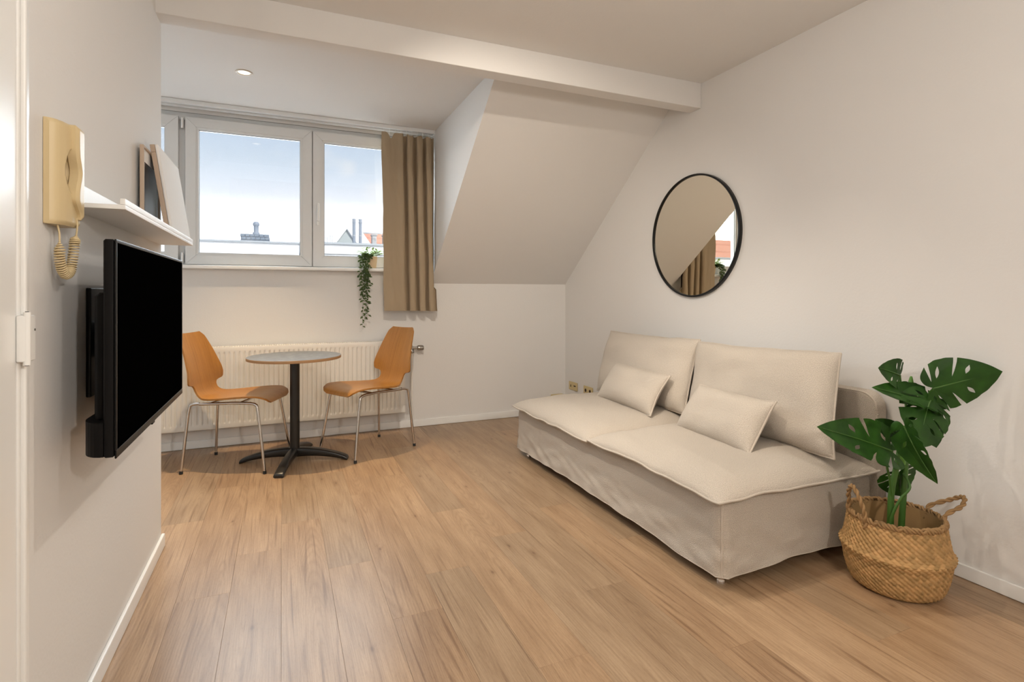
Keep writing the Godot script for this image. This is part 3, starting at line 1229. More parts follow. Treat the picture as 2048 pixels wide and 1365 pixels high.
func chair(at: Vector3, turn: float, label: String) -> Node3D:
	var t := thing("dining_chair", label, "chair", at, turn, "plywood chairs at the bistro table")
	# one curved plywood shell: seat, neck and back (x forward, z across)
	var line := curve2([Vector2(0.262, 0.428), Vector2(0.245, 0.452), Vector2(0.195, 0.466), Vector2(0.10, 0.463), Vector2(0.0, 0.455), Vector2(-0.10, 0.450), Vector2(-0.165, 0.457), Vector2(-0.205, 0.482), Vector2(-0.225, 0.525), Vector2(-0.238, 0.575), Vector2(-0.256, 0.64), Vector2(-0.282, 0.73), Vector2(-0.315, 0.82), Vector2(-0.332, 0.866)], 6)
	# half width against distance along the shell
	var dist := [0.0]
	for i in range(1, line.size()):
		dist.append(dist[i - 1] + line[i].distance_to(line[i - 1]))
	var total: float = dist[dist.size() - 1]
	var xs := [0.0, 0.012, 0.035, 0.08, 0.16, 0.30, 0.40, 0.45, 0.485, 0.515, 0.545, 0.562, 0.572, 0.578, 0.590, 0.62, 0.86, 0.895, 0.91, 0.93]
	var hs := [0.115, 0.150, 0.180, 0.203, 0.212, 0.208, 0.190, 0.165, 0.138, 0.126, 0.125, 0.131, 0.150, 0.192, 0.203, 0.205, 0.150, 0.140, 0.128, 0.110]
	var samples := []
	var d := 0.0
	while d < total:
		samples.append(d)
		d += 0.004 if d > 0.54 and d < 0.60 or d < 0.04 or d > total - 0.04 else 0.014
	samples.append(total)
	var nz := 16
	var faces := [[], []]
	var tex := [[], []]
	for d0 in samples:
		var i := 0
		while i < line.size() - 2 and dist[i + 1] < d0:
			i += 1
		var f: float = clampf((d0 - dist[i]) / maxf(1e-6, dist[i + 1] - dist[i]), 0.0, 1.0)
		var p := line[i].lerp(line[i + 1], f)
		var dir := (line[mini(i + 2, line.size() - 1)] - line[maxi(i - 1, 0)]).normalized()
		var nrm := Vector2(-dir.y, dir.x)
		if nrm.y < 0.0 and p.y < 0.5 or nrm.x < 0.0 and p.y >= 0.5:
			nrm = -nrm
		var hw := ramp(d0 * 0.93 / total, xs, hs)
		var on_back := smoothstep(0.50, 0.64, p.y)
		var cup := lerpf(0.018, 0.042, on_back)
		for k in 2:
			var row := PackedVector3Array()
			var trow := PackedVector2Array()
			for j in nz + 1:
				var z := lerpf(-1.0, 1.0, float(j) / nz)
				var lift := cup * z * z * pow(hw / 0.21, 2.0) + (0.0 if k == 0 else -0.011)
				row.push_back(Vector3(p.x + nrm.x * lift, p.y + nrm.y * lift, z * hw))
				trow.push_back(Vector2(d0 / 0.95, 0.5 + z * hw / 0.44))
			faces[k].append(row)
			tex[k].append(trow)
	var s := Shape.new()
	s.grid(faces[0], false, false, tex[0])
	var rev: Array = faces[1].duplicate()
	rev.reverse()
	var rtex: Array = tex[1].duplicate()
	rtex.reverse()
	s.grid(rev, false, false, rtex)
	# edge all round
	var loop0 := PackedVector3Array()
	var loop1 := PackedVector3Array()
	var m: int = faces[0].size()
	for i in m:
		loop0.push_back(faces[0][i][nz])
		loop1.push_back(faces[1][i][nz])
	for j in range(nz - 1, 0, -1):
		loop0.push_back(faces[0][m - 1][j])
		loop1.push_back(faces[1][m - 1][j])
	for i in range(m - 1, -1, -1):
		loop0.push_back(faces[0][i][0])
		loop1.push_back(faces[1][i][0])
	for j in range(1, nz):
		loop0.push_back(faces[0][0][j])
		loop1.push_back(faces[1][0][j])
	var lt := PackedVector2Array()
	for p in loop0:
		lt.push_back(Vector2(0.5 + p.x, 0.2))
	s.grid([loop1, loop0], true, false, [lt, lt])
	s.done()
	obj("seat_shell", s, M.oak_veneer, t)
	for side in [-1.0, 1.0]:
		var rail := Shape.new()
		rail.tube(curve([Vector3(0.155, 0.432, 0.165 * side), Vector3(0.05, 0.434, 0.160 * side), Vector3(-0.06, 0.430, 0.160 * side), Vector3(-0.170, 0.428, 0.165 * side)], 5), 0.009, 10)
		obj("side_rail", rail, M.chrome, t)
		for fr in [[0.150, 0.185, 0.200, 0.258], [-0.165, -0.212, -0.228, -0.258]]:
			var leg := Shape.new()
			leg.tube(curve([Vector3(fr[0], 0.432, 0.165 * side), Vector3(fr[1], 0.424, 0.169 * side), Vector3(fr[2], 0.392, 0.173 * side), Vector3(lerpf(fr[2], fr[3], 0.5), 0.21, 0.187 * side), Vector3(fr[3], 0.012, 0.203 * side)], 6), 0.009, 10)
			var l := obj("leg", leg, M.chrome, t)
			var tip := Shape.new()
			tip.lathe([Vector2(0.0105, 0.0), Vector2(0.0105, 0.018), Vector2(0.009, 0.020)], Vector3(fr[3], 0, 0.203 * side), 10)
			obj("rubber_foot", tip, M.rubber, l)
	var bar := Shape.new()
	bar.tube(PackedVector3Array([Vector3(0.08, 0.432, -0.16), Vector3(0.08, 0.432, 0.16)]), 0.008, 8)
	bar.tube(PackedVector3Array([Vector3(-0.10, 0.430, -0.16), Vector3(-0.10, 0.430, 0.16)]), 0.008, 8)
	obj("cross_bar", bar, M.chrome, t)
	return t


func chairs() -> void:
	chair(V(-0.262, 0, 3.956), -0.388, "moulded orange oak chair on chrome legs between television and table")
	chair(V(0.572, 0, 3.962), -2.634, "moulded orange oak chair on chrome legs beside the radiator valve")


# ---------------------------------------------------------------- television and ledge
func television() -> void:
	var t := thing("television", "black flat screen television bracketed to the white wall", "television")
	var xs := -0.356
	var a := 1.513
	var b := 2.412
	var y0 := 0.737
	var y1 := 1.252
	var s := Shape.new()
	s.box(V(xs - 0.026, y0 + 0.004, a), V(xs - 0.004, y1, b), 0.004)
	obj("housing", s, M.black_plastic, t)
	s = Shape.new()
	s.box(V(xs - 0.004, y0 + 0.020, a + 0.008), V(xs - 0.001, y1 - 0.008, b - 0.008), 0.0)
	obj("screen", s, M.screen, t)
	s = Shape.new()
	s.box(V(xs - 0.004, y0, a), V(xs, y0 + 0.020, b), 0.003)
	s.box(V(xs - 0.004, y1 - 0.008, a), V(xs, y1, b), 0.001)
	s.box(V(xs - 0.004, y0 + 0.02, a), V(xs, y1 - 0.008, a + 0.008), 0.001)
	s.box(V(xs - 0.004, y0 + 0.02, b - 0.008), V(xs, y1 - 0.008, b), 0.001)
	obj("bezel", s, M.black_satin, t)
	# deeper lower housing with rounded ends
	var out := PackedVector3Array()
	out.push_back(V(xs - 0.026, y0 + 0.006, a + 0.002))
	for i in 9:
		var an := PI / 2 * i / 8.0
		out.push_back(V(xs - 0.026 - 0.050 * sin(an), y0 + 0.006, a + 0.003 + 0.075 * (1.0 - cos(an)) ))
	for i in 9:
		var an := PI / 2 * (1.0 - i / 8.0)
		out.push_back(V(xs - 0.026 - 0.050 * sin(an), y0 + 0.006, b - 0.003 - 0.075 * (1.0 - cos(an))))
	s = Shape.new()
	s.prism(out, Vector3(0, 0.080, 0))
	obj("lower_housing", s, M.black_plastic, t)
	s = Shape.new()
	s.tube(PackedVector3Array([V(xs - 0.054, y0 + 0.052, a + 0.018), V(xs - 0.046, y0 + 0.046, a + 0.012), V(xs - 0.054, y0 + 0.040, a + 0.018)]), 0.0015, 6)
	obj("side_mark", s, M.black_satin, t)
	s = Shape.new()
	s.box(V(xs - 0.056, y0 + 0.080, a + 0.045), V(xs - 0.026, y1 - 0.125, b - 0.045), 0.010)
	obj("back_cover", s, M.black_plastic, t)
	s = Shape.new()
	s.box(V(LEFT, 0.84, 1.80), V(LEFT + 0.012, 1.14, 2.14), 0.002)
	s.box(V(LEFT + 0.012, 0.94, 1.90), V(xs - 0.056, 1.04, 2.04), 0.004)
	obj("wall_mount", s, M.black_satin, t)
	s = Shape.new()
	s.box(V(xs - 0.006, y0 - 0.006, 1.90), V(xs - 0.001, y0 + 0.001, 1.93), 0.001)
	obj("infrared_window", s, M.black_satin, t)


func ledge() -> void:
	var t := thing("picture_ledge", "white picture ledge with raised lip above the television", "shelf")
	var a := 1.648
	var b := 2.776
	var s := Shape.new()
	s.box(V(LEFT, 1.340, a), V(-0.369, 1.352, b), 0.001)
	obj("board", s, M.white_board, t)
	s = Shape.new()
	s.box(V(LEFT, 1.352, a), V(LEFT + 0.012, 1.410, b), 0.001)
	obj("back_rail", s, M.white_board, t)
	s = Shape.new()
	s.box(V(-0.381, 1.352, a), V(-0.369, 1.368, b), 0.001)
	obj("front_lip", s, M.white_board, t)

	# framed photograph standing upright
	var f := thing("framed_photograph", "slim pale wood frame holding a dark photograph on the white ledge", "picture frame")
	var x := LEFT + 0.0125
	s = Shape.new()
	var y0 := 1.353
	var y1 := 1.674
	s.box(V(x, y0, 2.34), V(x + 0.013, y1, 2.348), 0.001)
	s.box(V(x, y0, 2.622), V(x + 0.013, y1, 2.63), 0.001)
	s.box(V(x, y0, 2.348), V(x + 0.013, y0 + 0.008, 2.622), 0.001)
	s.box(V(x, y1 - 0.008, 2.348), V(x + 0.013, y1, 2.622), 0.001)
	obj("frame", s, M.raw_wood, f)
	s = Shape.new()
	s.box(V(x, y0 + 0.008, 2.348), V(x + 0.006, y1 - 0.008, 2.622))
	obj("mount_board", s, M.canvas, f)
	var ph := mat("photo_print", Color.WHITE, 0.25)
	ph.albedo_texture = noise_tex(0.012, lin(0.004, 0.004, 0.005), lin(0.16, 0.16, 0.17), 40, 256, 5)
	ph.uv1_triplanar = true
	ph.uv1_scale = Vector3(3, 3, 3)
	s = Shape.new()
	s.box(V(x + 0.005, y0 + 0.055, 2.385), V(x + 0.007, y1 - 0.055, 2.585))
	obj("photograph", s, M.photo_print, f)

	# stretched canvas leaning in front of it
	var c := thing("canvas", "blank white stretched canvas leaning on the white ledge", "canvas", V(-0.4030, 1.3545, 2.676))
	c.rotation.z = 0.150
	s = Shape.new()
	s.box(Vector3(0.0, 0.0, -0.223), Vector3(0.012, 0.356, 0.223), 0.003)
	obj("canvas_face", s, M.canvas, c)
	s = Shape.new()
	for q in [[0.0, 0.03, -0.222, 0.222], [0.325, 0.355, -0.222, 0.222], [0.03, 0.325, -0.222, -0.190], [0.03, 0.325, 0.190, 0.222]]:
		s.box(Vector3(-0.016, q[0] + 0.001, q[2]), Vector3(0.0, q[1], q[3]), 0.001)
	obj("stretcher_bars", s, M.raw_wood, c)


# two parallel faces closed into one body
func body(s: Shape, f0: Array, f1: Array) -> void:
	var m := f0.size()
	var n: int = f0[0].size()
	s.grid(f0)
	var rev: Array = f1.duplicate()
	rev.reverse()
	s.grid(rev)
	var l0 := PackedVector3Array()
	var l1 := PackedVector3Array()
	for i in m:
		l0.push_back(f0[i][n - 1])
		l1.push_back(f1[i][n - 1])
	for j in range(n - 2, 0, -1):
		l0.push_back(f0[m - 1][j])
		l1.push_back(f1[m - 1][j])
	for i in range(m - 1, -1, -1):
		l0.push_back(f0[i][0])
		l1.push_back(f1[i][0])
	for j in range(1, n - 1):
		l0.push_back(f0[0][j])
		l1.push_back(f1[0][j])
	s.grid([l1, l0], true)
	s.done()


func intercom() -> void:
	var t := thing("intercom_phone", "cream wall intercom handset with coiled cord beside the door frame", "intercom")
	var w0 := 1.514
	var y0 := 1.283
	var y1 := 1.522
	var hand := func(y: float) -> float:
		return 0.046 + 0.019 * exp(-pow((y - 1.412) / 0.031, 2.0)) + 0.036 * smoothstep(1.350, 1.306, y)
	var deep := func(a: float) -> float:
		return ramp(a, [0.0, 0.004, 0.012, 0.028, 0.05, 0.10], [0.012, 0.020, 0.027, 0.034, 0.039, 0.040])
	var f0 := []
	var f1 := []
	for j in 61:
		var y := lerpf(y0, y1, j / 60.0)
		var r0 := PackedVector3Array()
		var r1 := PackedVector3Array()
		for i in 41:
			var a := 0.098 * i / 40.0
			var d: float = deep.call(a)
			var rim := minf(y - y0, y1 - y)
			d -= 0.006 * (1.0 - smoothstep(0.0, 0.008, rim))
			var q := Vector2((a - 0.051) / 0.024, (y - 1.412) / 0.054)
			var lens := 1.0 - q.x * q.x - q.y * q.y * (1.0 + 0.5 * absf(q.x))
			d = lerpf(d, 0.012, smoothstep(0.0, 0.55, lens))
			r0.push_back(V(LEFT + d, y, w0 + a))
			r1.push_back(V(LEFT + 0.001, y, w0 + a))
		f0.append(r0)
		f1.append(r1)
	var s := Shape.new()
	body(s, f0, f1)
	var base := obj("base", s, M.cream_plastic, t)
	f0 = []
	f1 = []
	for j in 61:
		var y := lerpf(1.302, y1 - 0.001, j / 60.0)
		var r0 := PackedVector3Array()
		var r1 := PackedVector3Array()
		var a0: float = hand.call(y)
		for i in 21:
			var a := lerpf(a0 + 0.001, 0.100, i / 20.0)
			var e := minf(a - a0, minf(y - 1.302, y1 - y))
			var d := 0.046 + 0.006 * smoothstep(0.0, 0.010, e) - 0.004 * smoothstep(0.085, 0.1, a)
			r0.push_back(V(LEFT + d, y, w0 + a))
			r1.push_back(V(LEFT + 0.030, y, w0 + a))
		f0.append(r0)
		f1.append(r1)
	s = Shape.new()
	body(s, f0, f1)
	obj("handset", s, M.cream_plastic, t)
	for k in 9:
		s = Shape.new()
		var y := 1.378 + 0.0085 * k
		var hw := 0.017 * sqrt(maxf(0.05, 1.0 - pow((y - 1.412) / 0.046, 2.0)))
		s.box(V(LEFT + 0.011, y, w0 + 0.051 - hw), V(LEFT + 0.017, y + 0.0042, w0 + 0.053 + hw), 0.001)
		obj("grille_slat", s, M.white_board, base)
	# coiled cord
	var mid := curve([V(LEFT + 0.018, 1.284, w0 + 0.028), V(LEFT + 0.022, 1.262, w0 + 0.027), V(LEFT + 0.024, 1.236, w0 + 0.022), V(LEFT + 0.024, 1.205, w0 + 0.022), V(LEFT + 0.026, 1.180, w0 + 0.030), V(LEFT + 0.029, 1.168, w0 + 0.046), V(LEFT + 0.032, 1.180, w0 + 0.063), V(LEFT + 0.034, 1.210, w0 + 0.072), V(LEFT + 0.036, 1.245, w0 + 0.076), V(LEFT + 0.038, 1.262, w0 + 0.080), V(LEFT + 0.040, 1.285, w0 + 0.080), V(LEFT + 0.040, 1.306, w0 + 0.078)], 24)
	var cord := PackedVector3Array()
	var n := mid.size()
	var turns := 40.0
	for i in n * 2 - 1:
		var f := i * 0.5
		var k := int(f)
		var p := mid[k].lerp(mid[mini(k + 1, n - 1)], f - k)
		var d := (mid[mini(k + 1, n - 1)] - mid[maxi(k - 1, 0)]).normalized()
		var ux := d.cross(Vector3.RIGHT).normalized()
		var uy := d.cross(ux)
		var at := f / (n - 1)
		var rad := 0.0092 * smoothstep(0.15, 0.22, at) * (1.0 - smoothstep(0.76, 0.84, at))
		var an := TAU * turns * clampf((at - 0.15) / 0.69, 0.0, 1.0)
		cord.push_back(p + (ux * cos(an) + uy * sin(an)) * rad)
	s = Shape.new()
	s.tube(cord, 0.0021, 6)
	obj("coiled_cord", s, M.cream_plastic, t)


func door() -> void:
	var d := structure_node("door_1", "white painted door and frame at the edge of the television wall")
	var s := Shape.new()
	s.box(V(LEFT, 0, 0.52), V(LEFT + 0.018, 2.02, 1.335), 0.002)
	obj("door_leaf", s, M.white_gloss, d)
	s = Shape.new()
	for q in [[1.338, 1.352, 0.020], [1.352, 1.366, 0.026], [1.366, 1.384, 0.022], [1.384, 1.399, 0.016]]:
		s.box(V(LEFT, 0, q[0]), V(LEFT + q[2], 2.10, q[1]), 0.003)
	s.box(V(LEFT, 2.04, 0.46), V(LEFT + 0.022, 2.10, 1.338), 0.003)
	obj("frame", s, M.white_gloss, d)
	s = Shape.new()
	s.box(V(LEFT, 0, 1.399), V(LEFT + 0.005, 2.14, 1.456), 0.002)
	obj("casing", s, M.wall_paint, d)
	s = Shape.new()
	s.box(V(LEFT + 0.018, 0.990, 1.330), V(LEFT + 0.036, 1.082, 1.372), 0.003)
	s.tube(PackedVector3Array([V(LEFT + 0.034, 0.984, 1.336), V(LEFT + 0.034, 1.088, 1.336)]), 0.006, 10)
	var h := obj("hinge", s, M.white_gloss, d)
	s = Shape.new()
	s.tube(PackedVector3Array([V(LEFT + 0.0355, 1.052, 1.366), V(LEFT + 0.0368, 1.052, 1.366)]), 0.0025, 8)
	s.tube(PackedVector3Array([V(LEFT + 0.034, 0.9825, 1.336), V(LEFT + 0.034, 0.9845, 1.336)]), 0.0035, 8)
	s.tube(PackedVector3Array([V(LEFT + 0.034, 1.0875, 1.336), V(LEFT + 0.034, 1.0895, 1.336)]), 0.003, 8)
	obj("screw", s, M.dark_slot, h)


# ---------------------------------------------------------------- mirror and curtain
func mirror() -> void:
	var t := thing("round_mirror", "round wall mirror in a thin black metal frame above the sofa", "mirror", V(RIGHT, 1.502, 2.738))
	var turn := Transform3D(Basis(Vector3.BACK, PI / 2))
	var s := Shape.new()
	var rows := []
	for q in [[0.388, 0.014], [0.388, 0.024], [0.390, 0.026], [0.398, 0.026], [0.400, 0.024], [0.400, 0.001], [0.386, 0.001]]:
		var ring := PackedVector3Array()
		for k in 96:
			var a := TAU * k / 96
			ring.push_back(turn * Vector3(cos(a) * q[0], q[1], sin(a) * q[0]))
		rows.append(ring)
	s.grid(rows, true, true)
	s.done()
	obj("frame", s, M.black_satin, t)
	s = Shape.new()
	var face := PackedVector3Array()
	for k in 96:
		var a := TAU * k / 96
		face.push_back(turn * Vector3(cos(a) * 0.3885, 0.016, sin(a) * 0.3885))
	s.prism(face, Vector3(0.004, 0, 0))
	obj("mirror_glass", s, M.mirror_glass, t)


func curtain() -> void:
	var r := thing("curtain_rail", "white ceiling curtain track running along the top of the window", "curtain rail")
	var s := Shape.new()
	s.box(V(-1.64, 2.448, BACK - 0.164), V(1.160, TOP - 0.0005, BACK - 0.136), 0.002)
	s.box(V(-1.64, 2.444, BACK - 0.105), V(1.160, TOP - 0.0005, BACK - 0.075), 0.002)
	obj("track", s, M.white_plastic, r)
	s = Shape.new()
	s.box(V(1.152, 2.442, BACK - 0.166), V(1.163, TOP - 0.0005, BACK - 0.073), 0.001)
	obj("end_stop", s, M.white_plastic, r)
	for k in 9:
		s = Shape.new()
		s.tube(curve([V(0.745 + 0.045 * k, 2.449, BACK - 0.150), V(0.747 + 0.045 * k, 2.430, BACK - 0.152), V(0.745 + 0.045 * k, 2.404, BACK - 0.140)], 4), 0.002, 6)
		obj("glider_hook", s, M.white_board, r)

	var line := curve2([Vector2(0.748, 0.004), Vector2(0.775, -0.004), Vector2(0.815, -0.010), Vector2(0.86, -0.006), Vector2(0.895, -0.010), Vector2(0.914, 0.006), Vector2(0.912, 0.040), Vector2(0.925, 0.052), Vector2(0.938, 0.034), Vector2(0.945, 0.002), Vector2(0.962, -0.014), Vector2(0.985, -0.006), Vector2(0.992, 0.030), Vector2(1.003, 0.050), Vector2(1.014, 0.030), Vector2(1.020, -0.004), Vector2(1.040, -0.018), Vector2(1.062, -0.008), Vector2(1.066, 0.028), Vector2(1.077, 0.048), Vector2(1.088, 0.026), Vector2(1.094, -0.006), Vector2(1.112, -0.016), Vector2(1.132, -0.004), Vector2(1.136, 0.026), Vector2(1.148, 0.036), Vector2(1.156, 0.020)], 5)
	var ng := FastNoiseLite.new()
	ng.seed = 6
	ng.frequency = 1.0
	var rows0 := []
	var rows1 := []
	var nv := 56
	for j in nv + 1:
		var f := float(j) / nv
		var row0 := PackedVector3Array()
		var row1 := PackedVector3Array()
		for i in line.size():
			var p := line[i]
			var k := float(i) / (line.size() - 1)
			var gather := exp(-f * 14.0)
			var ytop := 2.418 - 0.050 * exp(-pow((p.x - 0.815) / 0.018, 2.0)) - 0.012 * absf(sin(p.x * 60.0)) * float(p.x > 0.92)
			var y := lerpf(ytop, 0.988 - 0.008 * k, f)
			var spread := 1.0 + 0.02 * f
			var u := 0.748 + (p.x - 0.748) * spread + 0.024 * f * f * k + 0.020 * f * (1.0 - k)
			u += 0.006 * ng.get_noise_2d(p.x * 14.0, f * 3.0)
			var w := (p.y * 1.15 if p.y > 0.0 else p.y) * (1.0 - 0.35 * gather) + 0.010 * ng.get_noise_2d(p.x * 9.0, f * 2.5) + gather * 0.008 * ng.get_noise_2d(p.x * 90.0, f * 40.0) * float(p.x > 0.92)
			if y > KNEE - 0.03:
				u = minf(u, 1.159)
			u = minf(0.726 + (u - 0.748) * 1.045, 1.160 if y > KNEE - 0.03 else 1.2)
			row0.push_back(V(u, y, BACK - 0.160 + w))
			row1.push_back(V(u, y, BACK - 0.1585 + w))
		rows0.append(row0)
		rows1.append(row1)
	var c := thing("curtain", "short tan linen curtain gathered at the end of the window", "curtain")
	s = Shape.new()
	body(s, rows0, rows1)
	obj("cloth", s, M.curtain_cloth, c)


# ---------------------------------------------------------------- plants
func little_leaf(s: Shape, at: Vector3, dir: Vector3, face: Vector3, size: float, tint: Color) -> void:
	var d := dir.normalized()
	var side := d.cross(face).normalized()
	var up := side.cross(d).normalized()
	var a := s.put(at, Vector2.ZERO, tint)
	var l := s.put(at + d * size * 0.45 + side * size * 0.26 + up * size * 0.08, Vector2.ZERO, tint)
	var m := s.put(at + d * size * 0.5, Vector2.ZERO, tint)
	var r := s.put(at + d * size * 0.45 - side * size * 0.26 + up * size * 0.08, Vector2.ZERO, tint)
	var l2 := s.put(at + d * size * 0.78 + side * size * 0.16, Vector2.ZERO, tint)
	var r2 := s.put(at + d * size * 0.78 - side * size * 0.16, Vector2.ZERO, tint)
	var tip := s.put(at + d * size - up * size * 0.10, Vector2.ZERO, tint)
	s.tri(a, l, m)
	s.tri(a, m, r)
	s.tri(l, l2, m)
	s.tri(m, r2, r)
	s.tri(l2, tip, m)
	s.tri(m, tip, r2)


func sill_plant() -> void:
	var lf := mat("vine_leaf", Color.WHITE, 0.5)
	lf.vertex_color_use_as_albedo = true
	lf.backlight_enabled = true
	lf.backlight = lin(0.55, 0.55, 0.40)
	mat("vine_stem", lin(0.10, 0.14, 0.04), 0.6)
	mat("pale_clay", lin(0.66, 0.50, 0.32), 0.7)
	mat("soil", lin(0.035, 0.022, 0.013), 0.95)
	var at := V(0.672, 1.3308, BACK - 0.040)
	var t := thing("trailing_plant", "small beige pot on the window sill with long trailing green vines", "potted plant", at)
	var s := Shape.new()
	s.lathe([Vector2(0.030, 0.0), Vector2(0.031, 0.004), Vector2(0.0405, 0.092), Vector2(0.0415, 0.095), Vector2(0.038, 0.096), Vector2(0.036, 0.082)], Vector3.ZERO, 28)
	obj("pot", s, M.pale_clay, t)
	s = Shape.new()
	s.lathe([Vector2(0.036, 0.080), Vector2(0.02, 0.084), Vector2(0.0, 0.085)], Vector3.ZERO, 20)
	obj("soil", s, M.soil, t)
	var rng := RandomNumberGenerator.new()
	rng.seed = 31
	# crown
	for k in 26:
		s = Shape.new()
		s.colored = true
		var an := TAU * k / 26.0 + rng.randf_range(-0.2, 0.2)
		var o := Vector3(cos(an), 0, sin(an))
		var base := Vector3(o.x * 0.012, 0.086, o.z * 0.012)
		var reach := rng.randf_range(0.035, 0.075)
		var tip := base + o * reach + Vector3(-0.016, rng.randf_range(0.02, 0.065), 0)
		s.tube(curve([base, base.lerp(tip, 0.5) + Vector3(0, 0.012, 0), tip], 3), 0.0012, 5)
		for q in 6:
			var p := base.lerp(tip, 0.35 + 0.13 * q) + Vector3(0, 0.008, 0)
			var dir := o.rotated(Vector3.UP, rng.randf_range(-1.2, 1.2)) + Vector3(0, rng.randf_range(-0.1, 0.7), 0)
			var g := rng.randf_range(0.7, 1.25)
			little_leaf(s, p, dir, Vector3(rng.randf_range(-0.3, 0.3), 1, 0.3), rng.randf_range(0.028, 0.044), Color(0.20 * g, 0.30 * g, 0.055 * g))
		obj("sprig", s, M.vine_leaf, t).set_meta("kind", "stuff")
	# trailing vines over the sill's edge, lengths in metres below the pot rim
	for v in [[-0.085, 0.56, 0.0], [-0.070, 0.50, 1.0], [-0.055, 0.42, 2.0], [-0.095, 0.36, 3.0], [-0.040, 0.34, 4.0], [-0.075, 0.30, 5.0], [-0.105, 0.26, 6.0], [-0.055, 0.47, 7.0], [-0.030, 0.24, 8.0], [-0.085, 0.20, 9.0], [-0.060, 0.22, 10.0]]:
		s = Shape.new()
		s.colored = true
		var x: float = v[0]
		var drop: float = v[1]
		var sway := Vector3(rng.randf_range(-0.018, 0.018), 0, rng.randf_range(-0.008, 0.012))
		var pts := curve([Vector3(x * 0.2, 0.088, 0.01), Vector3(x * 0.6, 0.112, 0.035), Vector3(x, 0.075, 0.066), Vector3(x + sway.x * 0.4, -0.04, 0.074 + sway.z), Vector3(x + sway.x, 0.09 - drop * 0.62, 0.072), Vector3(x - sway.x * 0.6 + 0.01 * sin(v[2]), 0.09 - drop, 0.068)], 9)
		var at0 := s.v.size()
		s.tube(pts, 0.0011, 5)
		for i in range(at0, s.v.size()):
			s.col[i] = Color(0.10, 0.13, 0.04)
		var n := int(drop / 0.0115)
		for k in n:
			var f := (k + 0.5) / n
			var q := f * (pts.size() - 1)
			var i := int(q)
			var p := pts[i].lerp(pts[mini(i + 1, pts.size() - 1)], q - i)
			var an: float = k * 2.4 + v[2]
			var dir := Vector3(cos(an), rng.randf_range(-1.0, 0.15), 0.5 + 0.5 * sin(an))
			var g := rng.randf_range(0.65, 1.2)
			var c := Color(0.055 * g, 0.085 * g, 0.028 * g).lerp(Color(0.12 * g, 0.20 * g, 0.045 * g), rng.randf() * 0.6)
			little_leaf(s, p, dir, Vector3(0.1, 0.5, 1.0), rng.randf_range(0.022, 0.036), c)
		obj("vine", s, M.vine_leaf, t).set_meta("kind", "stuff")


